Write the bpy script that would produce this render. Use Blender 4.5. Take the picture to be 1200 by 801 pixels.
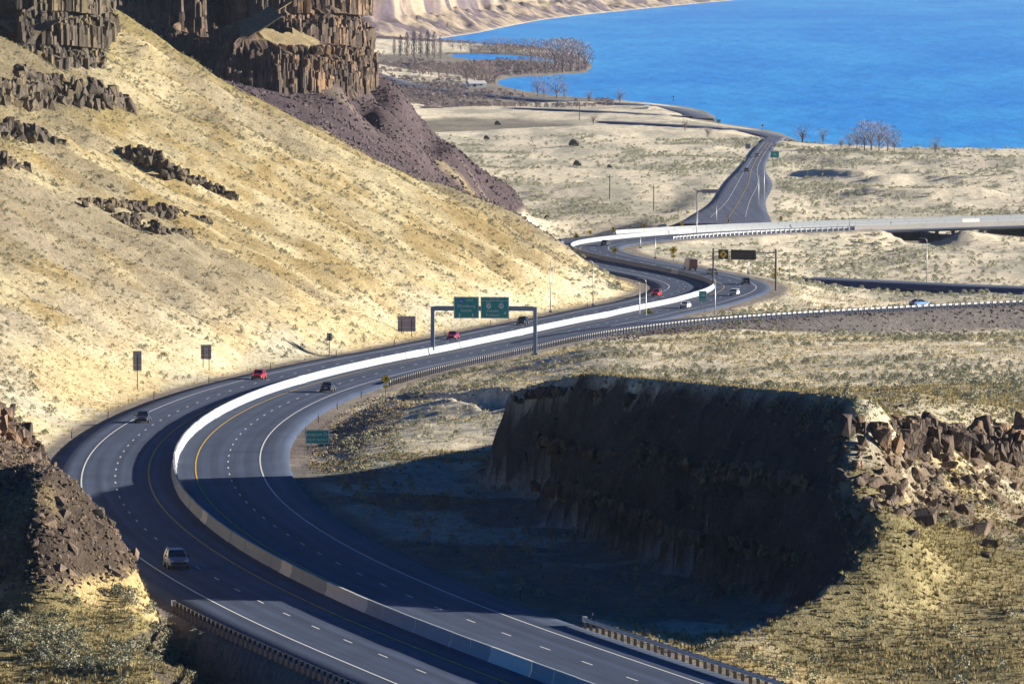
import bpy, bmesh, math, random
import numpy as np
from mathutils import Vector, Matrix

# ------------------------------------------------------------------ camera, sky, sun, exposure
for o in list(bpy.data.objects): bpy.data.objects.remove(o)
SC = bpy.context.scene
COL = SC.collection
F_PX = 6800.0; Y_H = -80.0; CAM_Z = 90.0            # long lens on a bluff 90 m above the lake
PITCH = math.atan((400.5 - Y_H) / F_PX)
cam = bpy.data.cameras.new('camera'); cam_o = bpy.data.objects.new('camera', cam); COL.objects.link(cam_o)
cam.sensor_width = 36.0; cam.lens = F_PX / 1200 * 36.0
cam.clip_start = 1.0; cam.clip_end = 60000
cam_o.location = (0, 0, CAM_Z); cam_o.rotation_euler = (math.pi / 2 - PITCH, 0, 0)
SC.camera = cam_o
SUN_AZ = 10.0        # degrees from +X towards +Y
SUN_EL = 13.0
W = bpy.data.worlds.new('World'); SC.world = W; W.use_nodes = True
wn = W.node_tree.nodes; wl = W.node_tree.links
sky = wn.new('ShaderNodeTexSky'); sky.sky_type = 'NISHITA'; sky.sun_disc = False
sky.sun_elevation = math.radians(SUN_EL); sky.sun_rotation = math.radians(90 - SUN_AZ)
sky.air_density = 1.0; sky.dust_density = 0.05; sky.ozone_density = 6.0; sky.altitude = 5000
wn['Background'].inputs['Strength'].default_value = 0.05
hs = wn.new('ShaderNodeHueSaturation'); hs.inputs['Saturation'].default_value = 1.7; hs.inputs['Value'].default_value = .85     # the deep blue sky that fills every shadow
wl.new(sky.outputs[0], hs.inputs['Color']); wl.new(hs.outputs[0], wn['Background'].inputs['Color'])
sun = bpy.data.lights.new('sun', 'SUN'); sun.energy = 5.0; sun.angle = math.radians(0.5); sun.color = (1.0, 0.91, 0.76)
sun_o = bpy.data.objects.new('sun', sun); COL.objects.link(sun_o)
_a, _e = math.radians(SUN_AZ), math.radians(SUN_EL)
sun_dir = Vector((math.cos(_a) * math.cos(_e), math.sin(_a) * math.cos(_e), math.sin(_e)))
sun_o.rotation_euler = sun_dir.to_track_quat('Z', 'Y').to_euler(); sun_o.location = (300, 300, 200)
SC.view_settings.view_transform = 'Standard'; SC.view_settings.look = 'None'
SC.view_settings.exposure = 1.4; SC.view_settings.gamma = 1.0
SC.view_settings.use_curve_mapping = False
SC.cycles.max_bounces = 5; SC.cycles.diffuse_bounces = 1; SC.cycles.glossy_bounces = 2
SC.cycles.caustics_reflective = False; SC.cycles.caustics_refractive = False

rng = np.random.default_rng(7); random.seed(7)

# ------------------------------------------------------------------ helpers: survey of the site (bearing + distance -> metres)
def ray(px, py):
    x = (np.asarray(px, float) - 600) / F_PX; y = -(np.asarray(py, float) - 400.5) / F_PX
    c, s = math.cos(PITCH), math.sin(PITCH); fy = c + y * s
    return x / fy, (-s + y * c) / fy
def pt(px, py, D):
    a, b = ray(px, py); return np.array([a * D, D, CAM_Z + b * D])
def ptz(px, py, z):
    a, b = ray(px, py); D = (z - CAM_Z) / b; return np.array([a * D, D, z + 0 * D])
def resample(P, step):
    s = np.r_[0, np.cumsum(np.linalg.norm(np.diff(P, axis=0), axis=1))]
    n = max(2, int(round(s[-1] / step)) + 1); t = np.linspace(0, s[-1], n)
    return np.stack([np.interp(t, s, P[:, i]) for i in range(P.shape[1])], -1)
def gsm(P, sig):
    n = int(3 * sig); n = min(n, len(P) - 2); k = np.exp(-.5 * (np.arange(-n, n + 1) / sig) ** 2); k /= k.sum()
    out = np.empty_like(P)
    for i in range(P.shape[1]):
        a = np.r_[2 * P[0, i] - P[n:0:-1, i], P[:, i], 2 * P[-1, i] - P[-2:-n - 2:-1, i]]
        out[:, i] = np.convolve(a, k, 'valid')
    return out
def tan_right(P):
    T = np.gradient(P[:, :2], axis=0); T /= np.linalg.norm(T, axis=1)[:, None]
    return T, np.stack([T[:, 1], -T[:, 0]], -1)
def sstep(x, a, b):
    t = np.clip((x - a) / (b - a), 0, 1); return t * t * (3 - 2 * t)
def _hash(ix, iy, seed):
    h = (ix.astype(np.int64) * 374761393 + iy.astype(np.int64) * 668265263 + seed * 974711) & 0xffffffff
    h = ((h ^ (h >> 13)) * 1274126177) & 0xffffffff
    h = h ^ (h >> 16)
    return (h & 0xffff) / 65535.0
def vnoise(x, y, seed=0):
    ix = np.floor(x); iy = np.floor(y); fx = x - ix; fy = y - iy
    fx = fx * fx * (3 - 2 * fx); fy = fy * fy * (3 - 2 * fy)
    a = _hash(ix, iy, seed); b = _hash(ix + 1, iy, seed); c = _hash(ix, iy + 1, seed); d = _hash(ix + 1, iy + 1, seed)
    return (a + (b - a) * fx) * (1 - fy) + (c + (d - c) * fx) * fy
def fbm(x, y, oct=4, seed=0):
    s = 0; a = .5; t = 0
    for i in range(oct):
        s = s + a * vnoise(x * 2 ** i + 17.3 * i, y * 2 ** i - 9.1 * i, seed + i); t += a; a *= .5
    return s / t                                            # 0..1

# ------------------------------------------------------------------ main road alignment
def zroad(D):
    return np.interp(np.asarray(D, float), [0, 1100, 1180, 1250, 1330, 1420, 1600, 3000], [52.5, 14.55, 11.8, 10.2, 9.2, 8.6, 8.2, 8.2])
DASH = [(493,785),(448,767),(405,751),(368,735),(335,720),(305,706),(278,692),(254,678),(232,667),(213.5,655),(197.5,644),(183,633),(171,622),(161,612.5),(151,603),(143.5,593.5),(138,584),(135,576),(133,568),(133,560),(133.5,552),(135,545),(138,537.5),(141.5,531),(146,524.5),(151,518),(158,512),(165.5,506),(174,500),(182.5,494),(192.5,489),(202.5,484),(214,478),(226,473),(238,468.5),(252,463.5),(264,459),(278,454.5),(292.5,450.5),(307,447),(322.5,443),(340,438.5),(356,434.8),(373,431),(390,427.5),(406,424.5),(422.5,421),(437.5,418)]
BAR = [(503,415),(550,405),(600,394.5),(630,387.7),(680,377),(730,366.5),(780,356.5),(800,351.5),(823,345),(836,339.5),(839,335),(834,331.5),(823,328),(807,323.5),(787,320),(753,313.3),(720,307),(695,302),(678,297),(667,292.5),(665,289),(673,286.5),(687,284),(720,280),(770,275.3),(820,272.3),(880,269),(992,265),(1080,262.2),(1200,258.5)]
def on_road(px, py, dz=0.0):
    a, b = ray(px, py); D = 1000.0
    for _ in range(60): D = .5 * D + .5 * (zroad(D) + dz - CAM_Z) / b
    return np.array([a * D, D])
_d = gsm(resample(np.array([on_road(*p) for p in DASH]), 2), 10)
_T, _N = tan_right(_d); _c1 = _d + _N * 6.45
_b = np.array([on_road(*p) for p in BAR])
_ext = _c1[0] - _T[0] * np.array([[90], [45]])
_u = (_b[-1] - _b[-2]) / np.linalg.norm(_b[-1] - _b[-2])
C = np.vstack([_ext, _c1[:-4], _b, _b[-1] + _u * np.array([[60], [140]])])
C = resample(gsm(resample(C, 2.0), 6), 2.0)                 # centre line (median barrier), 2 m steps
CT, CN = tan_right(C); CZ = zroad(C[:, 1]); NC = len(C)
OFF_L, OFF_R = -13.2, 12.8
def x_center(D): return np.interp(D, C[:, 1], C[:, 0])
# exit ramp leaving the right carriageway: its guardrail line, then the ramp's own centre 4.6 m to the left of it
_g = [ptz(*q) for q in ((830,375.5,13.6),(900,371,13.1),(1000,365,12.6),(1100,360,12.2),(1200,355,12.0),(1400,347,11.8))]
_i0 = int(np.argmin(abs(C[:, 1] - 850))); _i1 = int(np.argmin(abs(C[:, 1] - 1075)))
_ge = np.c_[C[_i0:_i1] + CN[_i0:_i1] * 13.6, CZ[_i0:_i1]]
GR = gsm(resample(np.vstack([_ge, _g]), 2.0), 10)           # x,y,z of the long guardrail
_t, _n = tan_right(GR)
_k = np.argmin(abs(GR[:, 1] - 1030))
RAMP = np.c_[GR[_k:, :2] - _n[_k:] * 4.6, GR[_k:, 2]]

def nearest(P, x, y, chunk=20000):
    """index of nearest polyline sample and signed offset to the right"""
    T, N = tan_right(P); idx = np.empty(x.shape, int)
    for s in range(0, x.size, chunk):
        dx = x[s:s + chunk, None] - P[None, :, 0]; dy = y[s:s + chunk, None] - P[None, :, 1]
        idx[s:s + chunk] = np.argmin(dx * dx + dy * dy, 1)
    ox = x - P[idx, 0]; oy = y - P[idx, 1]
    lat = ox * N[idx, 0] + oy * N[idx, 1]
    return idx, lat, np.hypot(ox, oy)

# ------------------------------------------------------------------ terrain control points (x, y, z)
K = []
def kp(px, py, D): K.append(pt(px, py, D))
def kz(px, D, z): K.append(np.array([(px - 600) / F_PX * D, D, z]))
def kx(x, D, z): K.append(np.array([x, D, z]))
for i in range(0, NC, 14):
    D = C[i, 1]
    if D > 1640: break
    dz = .4 if D < 1450 else 1.0
    for o in (-16, 15.5):
        if o < 0 and D < 470: continue
        q = C[i] + CN[i] * o; kx(q[0], q[1], CZ[i] - dz)
# big hillside left of the road: height rises with the distance w left of the pavement
def hill_slope(D): return np.interp(D, [600, 700, 800, 900, 1000, 1100, 1200, 1310, 1380, 1440, 1500, 1560, 1620, 1680], [.36, .42, .46, .50, .515, .52, .525, .50, .53, .60, .66, .76, .86, .86])
for q in ((560,240,1310),(480,207,1310),(400,172,1310),(330,137,1310),(270,102,1310),(200,57,1310),(130,12,1310),(650,292,1310)): kp(*q)
for D in (660, 720, 800, 880, 960, 1040, 1120, 1200, 1255):
    for w in (14, 35, 70, 110, 150, 200):
        kx(x_center(D) - 16 - w, D, zroad(D) + hill_slope(D) * w - .6)
for D, fp in ((1370, None), (1430, None), (1490, None), (1560, 642), (1620, 636), (1680, 622)):
    xf = x_center(D) - 16 if fp is None else (fp - 600) / F_PX * D
    zf = zroad(D) if fp is None else 4.0
    for w in (0, 14, 30, 48, 75, 110, 160):
        kx(xf - w, D, min(zf + hill_slope(D) * w, 54 + .05 * w))
for D, fp in ((1780, 585), (1950, 520), (2200, 460), (2600, 425), (3200, 400), (4000, 380)):
    xf = (fp - 600) / F_PX * D
    for w in (0, 30, 80, 150): kx(xf - w, D, min(3.5 + .6 * w, 50))
for q in ((268,96,1378),(330,104,1382),(375,106,1394),(398,108,1404),(414,104,1438),(428,96,1512),(434,90,1576),(470,115,1570),(440,120,1450),(330,142,1335),(400,174,1342),(480,208,1365),(560,243,1395),(450,142,1428),(500,182,1432),(550,217,1450),(520,162,1558),(600,224,1588),(260,100,1345)): kp(*q)
for D, px, z in ((1585,1040,4.2),(1600,1090,4),(1620,1090,4),(1640,1095,4),(1660,1100,4),(1590,1140,4.2),(1620,1050,4),(1640,1140,4),(1560,1080,4)): kz(px, D, z)
# rocky spur and grassy hump at the near left
for q in ((60,560,455),(100,590,455),(130,625,455),(150,650,455),(172,700,455),(187,722,452),(20,560,470),(-60,540,470),(-140,520,465),(40,600,448),(80,650,446),(120,690,446),(30,650,444),
          (0,700,441),(100,712,440),(160,718,440),(-80,690,440),(0,740,428),(80,745,428),(0,790,412),(100,785,412),(180,775,420),(215,785,414),(120,830,396),(0,830,398),(-120,780,410),
          (40,545,500),(70,560,500),(20,540,520),(62,552,525),(-60,500,520),(0,515,545),(55,535,545),(-60,470,560),(20,495,600),(52,520,600),(-60,450,600),(40,505,635),(0,482,640),(-80,440,640)): kp(*q)
for q in ((262,440,31.5),(250,425,31.5),(330,422,31),(300,405,31),(400,385,31),(270,395,31.5),(480,360,31),(300,360,31)): kz(*q)
# mesa right of the road: rim, shaded flank foot, sunlit spur
for q in ((1000,490,482),(950,483,500),(900,478,520),(800,468,555),(700,458,595),(660,455,612),(625,457,622),(605,464,626),
          (1050,494,494),(1100,497,503),(1200,503,520),(1300,508,540),
          (985,595,466),(1030,640,452),(990,690,438),(920,725,430),(860,750,424),
          (1000,560,474),(1060,575,480),(1100,590,484),(1200,590,500),(1300,590,510),(1100,620,468),(1200,640,472),(1300,640,480),(1060,660,450),(1120,700,444),(1200,710,442),(1320,720,445),
          (960,760,424),(1050,760,424),(1200,790,410),(1000,800,406),(900,775,416),(1100,830,394),(1300,800,412),(1000,860,380),(1300,880,375),
          (1000,480,502),(1200,480,565),(900,470,548),(800,455,605),(700,446,738),(1000,460,615),(1200,456,640),(1320,460,640),(655,447,770),(590,452,760),(560,455,790),
          (800,430,795),(1000,430,765),(1200,430,765),(1350,430,770),(700,428,810),(620,437,830),(560,447,830),
          (800,405,885),(1000,402,925),(1200,398,955),(1350,396,960),(720,405,880),(620,430,860),(560,440,860)): kp(*q)
for D, x, z in ((482,7,35.6),(520,6,34.3),(560,2,33),(600,-1,31.6),(625,-3,31),(450,10,36.8),(482,0,35.4),(520,-4,34),(560,-9,32.8),(600,-12,31.6),(640,-10,30.3),(660,-18,30.3),(700,-14,29.8),(740,-16,28.3),(640,2,33),(670,4,32.2),(700,0,31.2),(665,-6,31)): kx(x, D, z)
for q in ((1000,391,1160),(1200,391,1185),(1350,389,1190),(900,386,1140),(820,389,1095),(760,399,1040),(900,396,1040),(1200,396,1060)): kp(*q)
for D, px, z in ((1260,900,9.2),(1290,920,9),(1330,925,8),(1260,1000,7.5),(1280,1200,6.5),(1340,1000,5.5),(1340,1200,5),(1400,1000,4.5),(1400,1200,4.5),(1400,880,7),(1420,1400,4.5),(1460,830,7.2),(1480,900,4.8),(1500,1100,4),(1500,1300,4),(1540,780,7.4),(1560,880,6),(1580,1000,4.2),(1600,1100,3.6),(1600,1250,3.8),(1700,1100,3.5),(1700,1250,3.8),
                 (1690,760,5),(1690,880,5),(1720,1000,4.6),(1720,1400,4)): kz(px, D, z)
for D in (1830, 2000, 2200, 2500, 2900, 3500, 4300, 5300):
    for px in (480, 560, 640, 720, 800, 900, 1000, 1200, 1450):
        if px > np.interp(D, [1830, 2000, 2200, 2500], [640, 560, 500, 460]): kz(px, D, 2.6 + .4 * math.sin(px * .03 + D * .01))
K = np.array(K)
def _warp(x, y): return np.stack([x / y * 68.0, 24.0 * np.log(y / 400.0)], -1)
_KW = _warp(K[:, 0], K[:, 1])
def _phi(r2): return .5 * r2 * np.log(r2 + 1e-9)
_n = len(K); _A = np.zeros((_n + 3, _n + 3)); _d2 = ((_KW[:, None] - _KW[None]) ** 2).sum(-1)
_A[:_n, :_n] = _phi(_d2) + np.eye(_n) * 0.02; _A[:_n, _n] = 1; _A[:_n, _n + 1:] = _KW; _A[_n:, :_n] = _A[:_n, _n:].T
_wt = np.linalg.solve(_A, np.r_[K[:, 2], 0, 0, 0])
def tps(x, y):
    w = _warp(x, y); out = np.empty(len(x))
    for s in range(0, len(x), 8000):
        q = w[s:s + 8000]
        d2 = (q[:, None, 0] - _KW[None, :, 0]) ** 2 + (q[:, None, 1] - _KW[None, :, 1]) ** 2
        out[s:s + 8000] = _phi(d2) @ _wt[:_n] + _wt[_n] + q @ _wt[_n + 1:]
    return out
LAKE = np.array([ptz(*q, 0.0)[:2] for q in ((1700,189),(1200,178.5),(1100,178),(1000,174),(950,169),(930,164),(918,157.5),(900,153.2),(870,148.5),(848,145.5),(837,142),(839,138),(828,131.2),(800,125),(740,119.3),(690,115.5),(650,112.5),(620,108),(600,104),(584,100),(582,95),(600,90.5),(640,88.5),(688,85),(693,78),(688,71),(670,64),(640,59),(600,57),(560,55),(525,53),(480,51),(380,49),(-600,46),(-600,-45),(2000,-45))])
POND = np.array([ptz(*q, 0.0)[:2] for q in ((528,67),(560,71),(610,70.5),(652,73),(646,67.5),(600,64.5),(550,62.5),(530,63.5))])
def inside(poly, x, y):
    r = np.zeros(x.shape, bool); px, py = poly[:, 0], poly[:, 1]; j = len(poly) - 1
    for i in range(len(poly)):
        if py[i] != py[j]:
            m = ((py[i] > y) != (py[j] > y)) & (x < (px[j] - px[i]) * (y - py[i]) / (py[j] - py[i]) + px[i])
            r ^= m
        j = i
    return r
def seg_dist(poly, x, y):
    d = np.full(x.shape, 1e9)
    for i in range(len(poly)):
        a = poly[i]; b = poly[(i + 1) % len(poly)]; ab = b - a; L2 = (ab ** 2).sum()
        t = np.clip(((x - a[0]) * ab[0] + (y - a[1]) * ab[1]) / L2, 0, 1)
        d = np.minimum(d, np.hypot(x - a[0] - t * ab[0], y - a[1] - t * ab[1]))
    return d
jc = np.array([(784,262,912),(800,255,908),(812,248,904),(822,243,902),(834,234,899),(840,222,908),(848,211,909),(858,203,900),(867,194,898),(873,186,901),(881,175,907),(889,166,913),(897,160,921)], float)
def zjunc(D): return np.interp(D, [1640, 1700, 1850, 2000, 2400], [7.4, 6.0, 4.4, 3.8, 3.2])
def _jp(px, py):
    a, b = ray(px, py); D = 1900.0
    for _ in range(40): D = .5 * D + .5 * (zjunc(D) - CAM_Z) / b
    return np.array([a * D, D])
n_ = 90; s_ = np.linspace(0, 1, n_); ss = np.linspace(0, 1, len(jc))
JL = np.array([_jp(r[0], r[1]) for r in jc]); JR = np.array([_jp(r[2], r[1]) for r in jc])
JL = gsm(np.stack([np.interp(s_, ss, JL[:, k]) for k in (0, 1)], -1), 3); JR = gsm(np.stack([np.interp(s_, ss, JR[:, k]) for k in (0, 1)], -1), 3)
JM = (JL + JR) / 2; JH = np.linalg.norm(JR - JL, axis=1) / 2; jz = zjunc(JM[:, 1])
# crest of the mesa's shaded cut: distance, lateral position, height
CREST = np.array([pt(*q) for q in ((800,764,416),(860,750,424),(930,722,431),(990,690,438),(1022,660,447),(1031,640,452),(1010,612,460),(992,590,466),(996,540,474),(1000,490,482),(950,483,500),(900,478,520),(800,468,555),(700,458,595),(660,455,612),(625,457,622),(605,462,627),(596,470,632))])
def row_step(D): return .8 * (D / 400.0) ** 1.25
BR0 = int(np.argmin(abs(C[:, 0] - (1018 - 600) / F_PX * 1618)))     # the bridge spans these centre-line samples
BR1 = int(np.argmin(abs(C[:, 0] - (1186 - 600) / F_PX * 1652)))
def ground(x, y, detail=True, info=False):
    x = np.asarray(x, float); y = np.asarray(y, float)
    z = tps(x, y)
    i, lat, dist = nearest(C, x, y)
    zc = CZ[i]
    hill = sstep(z - zroad(y), 1.5, 12) * (x < x_center(y))
    if detail:
        n1 = fbm(x / 14, y / 14, 4, 3) - .5; n2 = fbm(x / 60, y / 9, 3, 11) - .5; n3 = fbm(x / 2.2, y / 2.2, 2, 21) - .5
        sc = np.interp(y, [400, 1000, 2000, 4000], [1.0, 1.2, 1.1, .5])
        z = z + sc * (n1 * (.9 + 2.4 * hill) + n3 * .28) + n2 * hill * 5.0 * sstep(y, 640, 760)
        for sc_ in SCARPS: z = z + 2.6 * np.exp(-(seg_dist_open(sc_, x, y) / 8.0) ** 2) * (.75 + .5 * fbm(x / 60, y / 60, 2, 87))
        # low swells that throw long shadows across the plain
        pl = sstep(y, 1650, 1800)
        z = z + pl * 2.6 * np.clip(fbm(x / 90, y / 70, 2, 77) - .52, 0, 1) * 3.2
    # the steep cut face left of the mesa crest
    m = (y > 414) & (y < 660) & (x > x_center(y) + 13)
    if m.any():
        xm, ym, zm = x[m], y[m], z[m]
        nz = (fbm(xm / 3 + ym / 4, ym / 5, 3, 91) - .5) if detail else 0
        xs = np.interp(ym, CREST[:, 1], CREST[:, 0]) + 1.6 * nz; zs = np.interp(ym, CREST[:, 1], CREST[:, 2]) + np.interp(ym, [430, 450, 600, 626], [.3, 1.7, 1.7, .6])
        k = np.interp(ym, [416, 430, 480, 560, 600, 640], [.6, 1.1, 1.35, 1.5, 2.6, 4.0])
        fl = zroad(ym) - .7 + (.9 * nz if detail else 0)
        rib = (fbm(ym / 2.6 + xm / 9, xm / 14, 3, 93) - .5) if detail else 0
        left = np.maximum(fl, zs - k * np.maximum(0, xs - xm + 2.4 * rib * sstep(xs - xm, .3, 2.5)) * (1 + .8 * nz)); right = zs + (zm - zs) * sstep(xm - xs, 0, 7)
        z[m] = zm + (np.where(xm < xs, left, right) - zm) * sstep(ym, 414, 424) * (1 - sstep(ym, 630, 640))
    # shallow drainage channel right of the road
    ch = seg_dist(CHAN, x, y); z = z - 2.6 * np.exp(-(ch / 2.0) ** 4)
    inner = -OFF_L + .3; over = np.maximum(0, dist - np.where(lat > 0, OFF_R, -OFF_L) - .6 - .7 * row_step(y))
    onbr = ((i > BR0) & (i < BR1)) | (i >= NC - 1)
    wgt = 1 - sstep(over, 0, np.where((y < 610) & (lat < 0), 2.2, 7 + .8 * abs(z - zc))); wgt = np.where(onbr, 0, wgt)
    edge = sstep(np.minimum(abs(i - BR0), abs(i - BR1)), 0, 4); wgt = wgt * np.where(onbr, 0, edge)
    z = z + (zc - .3 - z) * wgt
    j, rl, rd = nearest(RAMP, x, y)
    o2 = np.maximum(0, rd - 5.2 - .5 * row_step(y)); w2 = (1 - sstep(o2, 0, 9)) * (j < len(RAMP) - 1) * (j > 6)
    z = z + (RAMP[j, 2] - .3 - z) * np.maximum(0, w2) * (1 - wgt)
    q = (y > 1640) & (y < 2480)
    if q.any():
        kk = np.argmin((x[q][:, None] - JM[None, :, 0]) ** 2 + (y[q][:, None] - JM[None, :, 1]) ** 2, 1)
        oj = np.hypot(x[q] - JM[kk, 0], y[q] - JM[kk, 1]) - JH[kk]
        z[q] = z[q] + (jz[kk] - .35 - z[q]) * (1 - sstep(oj, 2.5, 16)) * (1 - wgt[q]) * (kk > 0)
    far = y > 1900
    if far.any():
        xf, yf = x[far], y[far]; zf = z[far]
        s = yf / 2400.0
        ins = inside(LAKE, xf, yf) | inside(POND, xf, yf); dd = np.minimum(seg_dist(LAKE, xf, yf), seg_dist(POND, xf, yf))
        zf = np.where(ins, -np.minimum(4, .25 + dd * .05 / s), np.minimum(np.maximum(zf, .7), .35 + dd * .06 + 1.5 * sstep(dd, 0, 40)))
        z[far] = zf
    if info: return z, i, lat, dist, hill, over, j, rl, rd
    return z
SCARPS = [np.array([ptz(*q, 3.5)[:2] for q in L_]) for L_ in (((1038,213),(1080,211),(1130,212.5),(1210,212),(1300,214)), ((938,203),(975,206),(1012,209)), ((1022,229),(1080,231),(1145,230)))]
def seg_dist_open(P, x, y):
    d = np.full(x.shape, 1e9)
    if y.max() < 1700: return d
    for a, b in zip(P[:-1], P[1:]):
        ab = b - a; t = np.clip(((x - a[0]) * ab[0] + (y - a[1]) * ab[1]) / (ab @ ab), 0, 1); d = np.minimum(d, np.hypot(x - a[0] - t * ab[0], y - a[1] - t * ab[1]))
    return d
CHAN = np.array([ptz(*q)[:2] for q in ((462,459,24.5),(500,471,26),(540,483,27),(590,496,29),(560,486,27.5),(500,471,26))])
def survey(pxy, D0=340.0, D1=5300.0, n=1400):
    """walk each bearing outward until it meets the ground: list of (x, y, z)"""
    out = []
    Ds = np.geomspace(D0, D1, n)
    for px, py in pxy:
        a, b = ray(px, py); x = a * Ds; zr = CAM_Z + b * Ds
        zg = ground(x, Ds); k = np.nonzero(zg >= zr)[0]
        k = k[0] if len(k) else n - 1
        if k == 0: D = Ds[0]
        else:
            f0 = zr[k - 1] - zg[k - 1]; f1 = zr[k] - zg[k]; D = Ds[k - 1] + (Ds[k] - Ds[k - 1]) * f0 / (f0 - f1 + 1e-9)
        out.append(np.array([a * D, D, float(ground(np.array([a * D]), np.array([D]))[0])]))
    return out

# ------------------------------------------------------------------ materials
def new_mat(name):
    m = bpy.data.materials.new(name); m.use_nodes = True
    return m, m.node_tree.nodes, m.node_tree.links, m.node_tree.nodes['Principled BSDF']
def plain(name, col, rough=.6, metal=0.0, var=.12, scale=3.0, bump=0.0, spec=.5, emit=None):
    m, n, l, b = new_mat(name)
    b.inputs['Roughness'].default_value = rough; b.inputs['Metallic'].default_value = metal
    b.inputs['Specular IOR Level'].default_value = spec
    tc = n.new('ShaderNodeTexCoord'); no = n.new('ShaderNodeTexNoise'); no.inputs['Scale'].default_value = scale; no.inputs['Detail'].default_value = 5
    l.new(tc.outputs['Object'], no.inputs['Vector'])
    mx = n.new('ShaderNodeMix'); mx.data_type = 'RGBA'
    mx.inputs[6].default_value = (*[c * (1 - var) for c in col], 1); mx.inputs[7].default_value = (*[min(1, c * (1 + var)) for c in col], 1)
    l.new(no.outputs[0], mx.inputs[0]); l.new(mx.outputs[2], b.inputs['Base Color'])
    if bump:
        bp = n.new('ShaderNodeBump'); bp.inputs['Strength'].default_value = bump; bp.inputs['Distance'].default_value = .05
        l.new(no.outputs[0], bp.inputs['Height']); l.new(bp.outputs[0], b.inputs['Normal'])
    if emit:
        b.inputs['Emission Color'].default_value = (*col, 1); b.inputs['Emission Strength'].default_value = emit
    return m
M = {}
def mat_terrain():
    m, n, l, b = new_mat('dry_grassland')
    b.inputs['Roughness'].default_value = .95; b.inputs['Specular IOR Level'].default_value = .1
    at = n.new('ShaderNodeAttribute'); at.attribute_name = 'albedo'
    ge = n.new('ShaderNodeNewGeometry')
    def noise(sc, det, rough=.6):
        mp = n.new('ShaderNodeMapping'); mp.inputs['Scale'].default_value = sc
        no = n.new('ShaderNodeTexNoise'); no.inputs['Scale'].default_value = 1; no.inputs['Detail'].default_value = det; no.inputs['Roughness'].default_value = rough
        l.new(ge.outputs['Position'], mp.inputs[0]); l.new(mp.outputs[0], no.inputs['Vector']); return no
    n1 = noise((1.4, .9, 1.4), 6, .7); n2 = noise((.35, .12, .35), 4); n3 = noise((5, 3, 5), 3, .7)
    def rng_(src, a, b_, c, d):
        r = n.new('ShaderNodeMapRange'); r.inputs[1].default_value = a; r.inputs[2].default_value = b_; r.inputs[3].default_value = c; r.inputs[4].default_value = d
        l.new(src, r.inputs[0]); return r.outputs[0]
    k = n.new('ShaderNodeMath'); k.operation = 'MULTIPLY'; l.new(rng_(n1.outputs[0], .3, .7, .62, 1.3), k.inputs[0]); l.new(rng_(n2.outputs[0], .3, .7, .8, 1.2), k.inputs[1])
    k2 = n.new('ShaderNodeMath'); k2.operation = 'MULTIPLY'; l.new(k.outputs[0], k2.inputs[0]); l.new(rng_(n3.outputs[0], .3, .7, .8, 1.18), k2.inputs[1])
    v = n.new('ShaderNodeVectorMath'); v.operation = 'SCALE'; l.new(at.outputs['Color'], v.inputs[0]); l.new(k2.outputs[0], v.inputs['Scale'])
    l.new(v.outputs[0], b.inputs['Base Color'])
    ad = n.new('ShaderNodeMath'); ad.operation = 'ADD'; l.new(n1.outputs[0], ad.inputs[0]); l.new(n3.outputs[0], ad.inputs[1])
    bp = n.new('ShaderNodeBump'); bp.inputs['Strength'].default_value = .8; bp.inputs['Distance'].default_value = .35
    l.new(ad.outputs[0], bp.inputs['Height']); l.new(bp.outputs[0], b.inputs['Normal'])
    return m
def mat_rock(name, c1, c2, c3, sc=1.0):
    m, n, l, b = new_mat(name)
    b.inputs['Roughness'].default_value = .9; b.inputs['Specular IOR Level'].default_value = .2
    ge = n.new('ShaderNodeNewGeometry')
    def noise(s, det, rough=.65):
        mp = n.new('ShaderNodeMapping'); mp.inputs['Scale'].default_value = s
        no = n.new('ShaderNodeTexNoise'); no.inputs['Scale'].default_value = 1; no.inputs['Detail'].default_value = det; no.inputs['Roughness'].default_value = rough
        l.new(ge.outputs['Position'], mp.inputs[0]); l.new(mp.outputs[0], no.inputs['Vector']); return no
    n1 = noise((.5 * sc, .5 * sc, .12 * sc), 6); n2 = noise((.09 * sc, .09 * sc, .14 * sc), 3); n3 = noise((3 * sc, 3 * sc, 1.2 * sc), 4)
    r = n.new('ShaderNodeValToRGB'); e = r.color_ramp.elements
    e[0].position = .3; e[0].color = (*c1, 1); e[1].position = .72; e[1].color = (*c2, 1); l.new(n1.outputs[0], r.inputs[0])
    mx = n.new('ShaderNodeMix'); mx.data_type = 'RGBA'; mx.inputs[7].default_value = (*c3, 1)
    mr = n.new('ShaderNodeMapRange'); mr.inputs[1].default_value = .5; mr.inputs[2].default_value = .68; mr.inputs[3].default_value = 0; mr.inputs[4].default_value = .75
    l.new(n2.outputs[0], mr.inputs[0]); l.new(mr.outputs[0], mx.inputs[0]); l.new(r.outputs[0], mx.inputs[6]); l.new(mx.outputs[2], b.inputs['Base Color'])
    bp = n.new('ShaderNodeBump'); bp.inputs['Strength'].default_value = .7; bp.inputs['Distance'].default_value = .3
    l.new(n3.outputs[0], bp.inputs['Height']); l.new(bp.outputs[0], b.inputs['Normal'])
    return m
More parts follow.
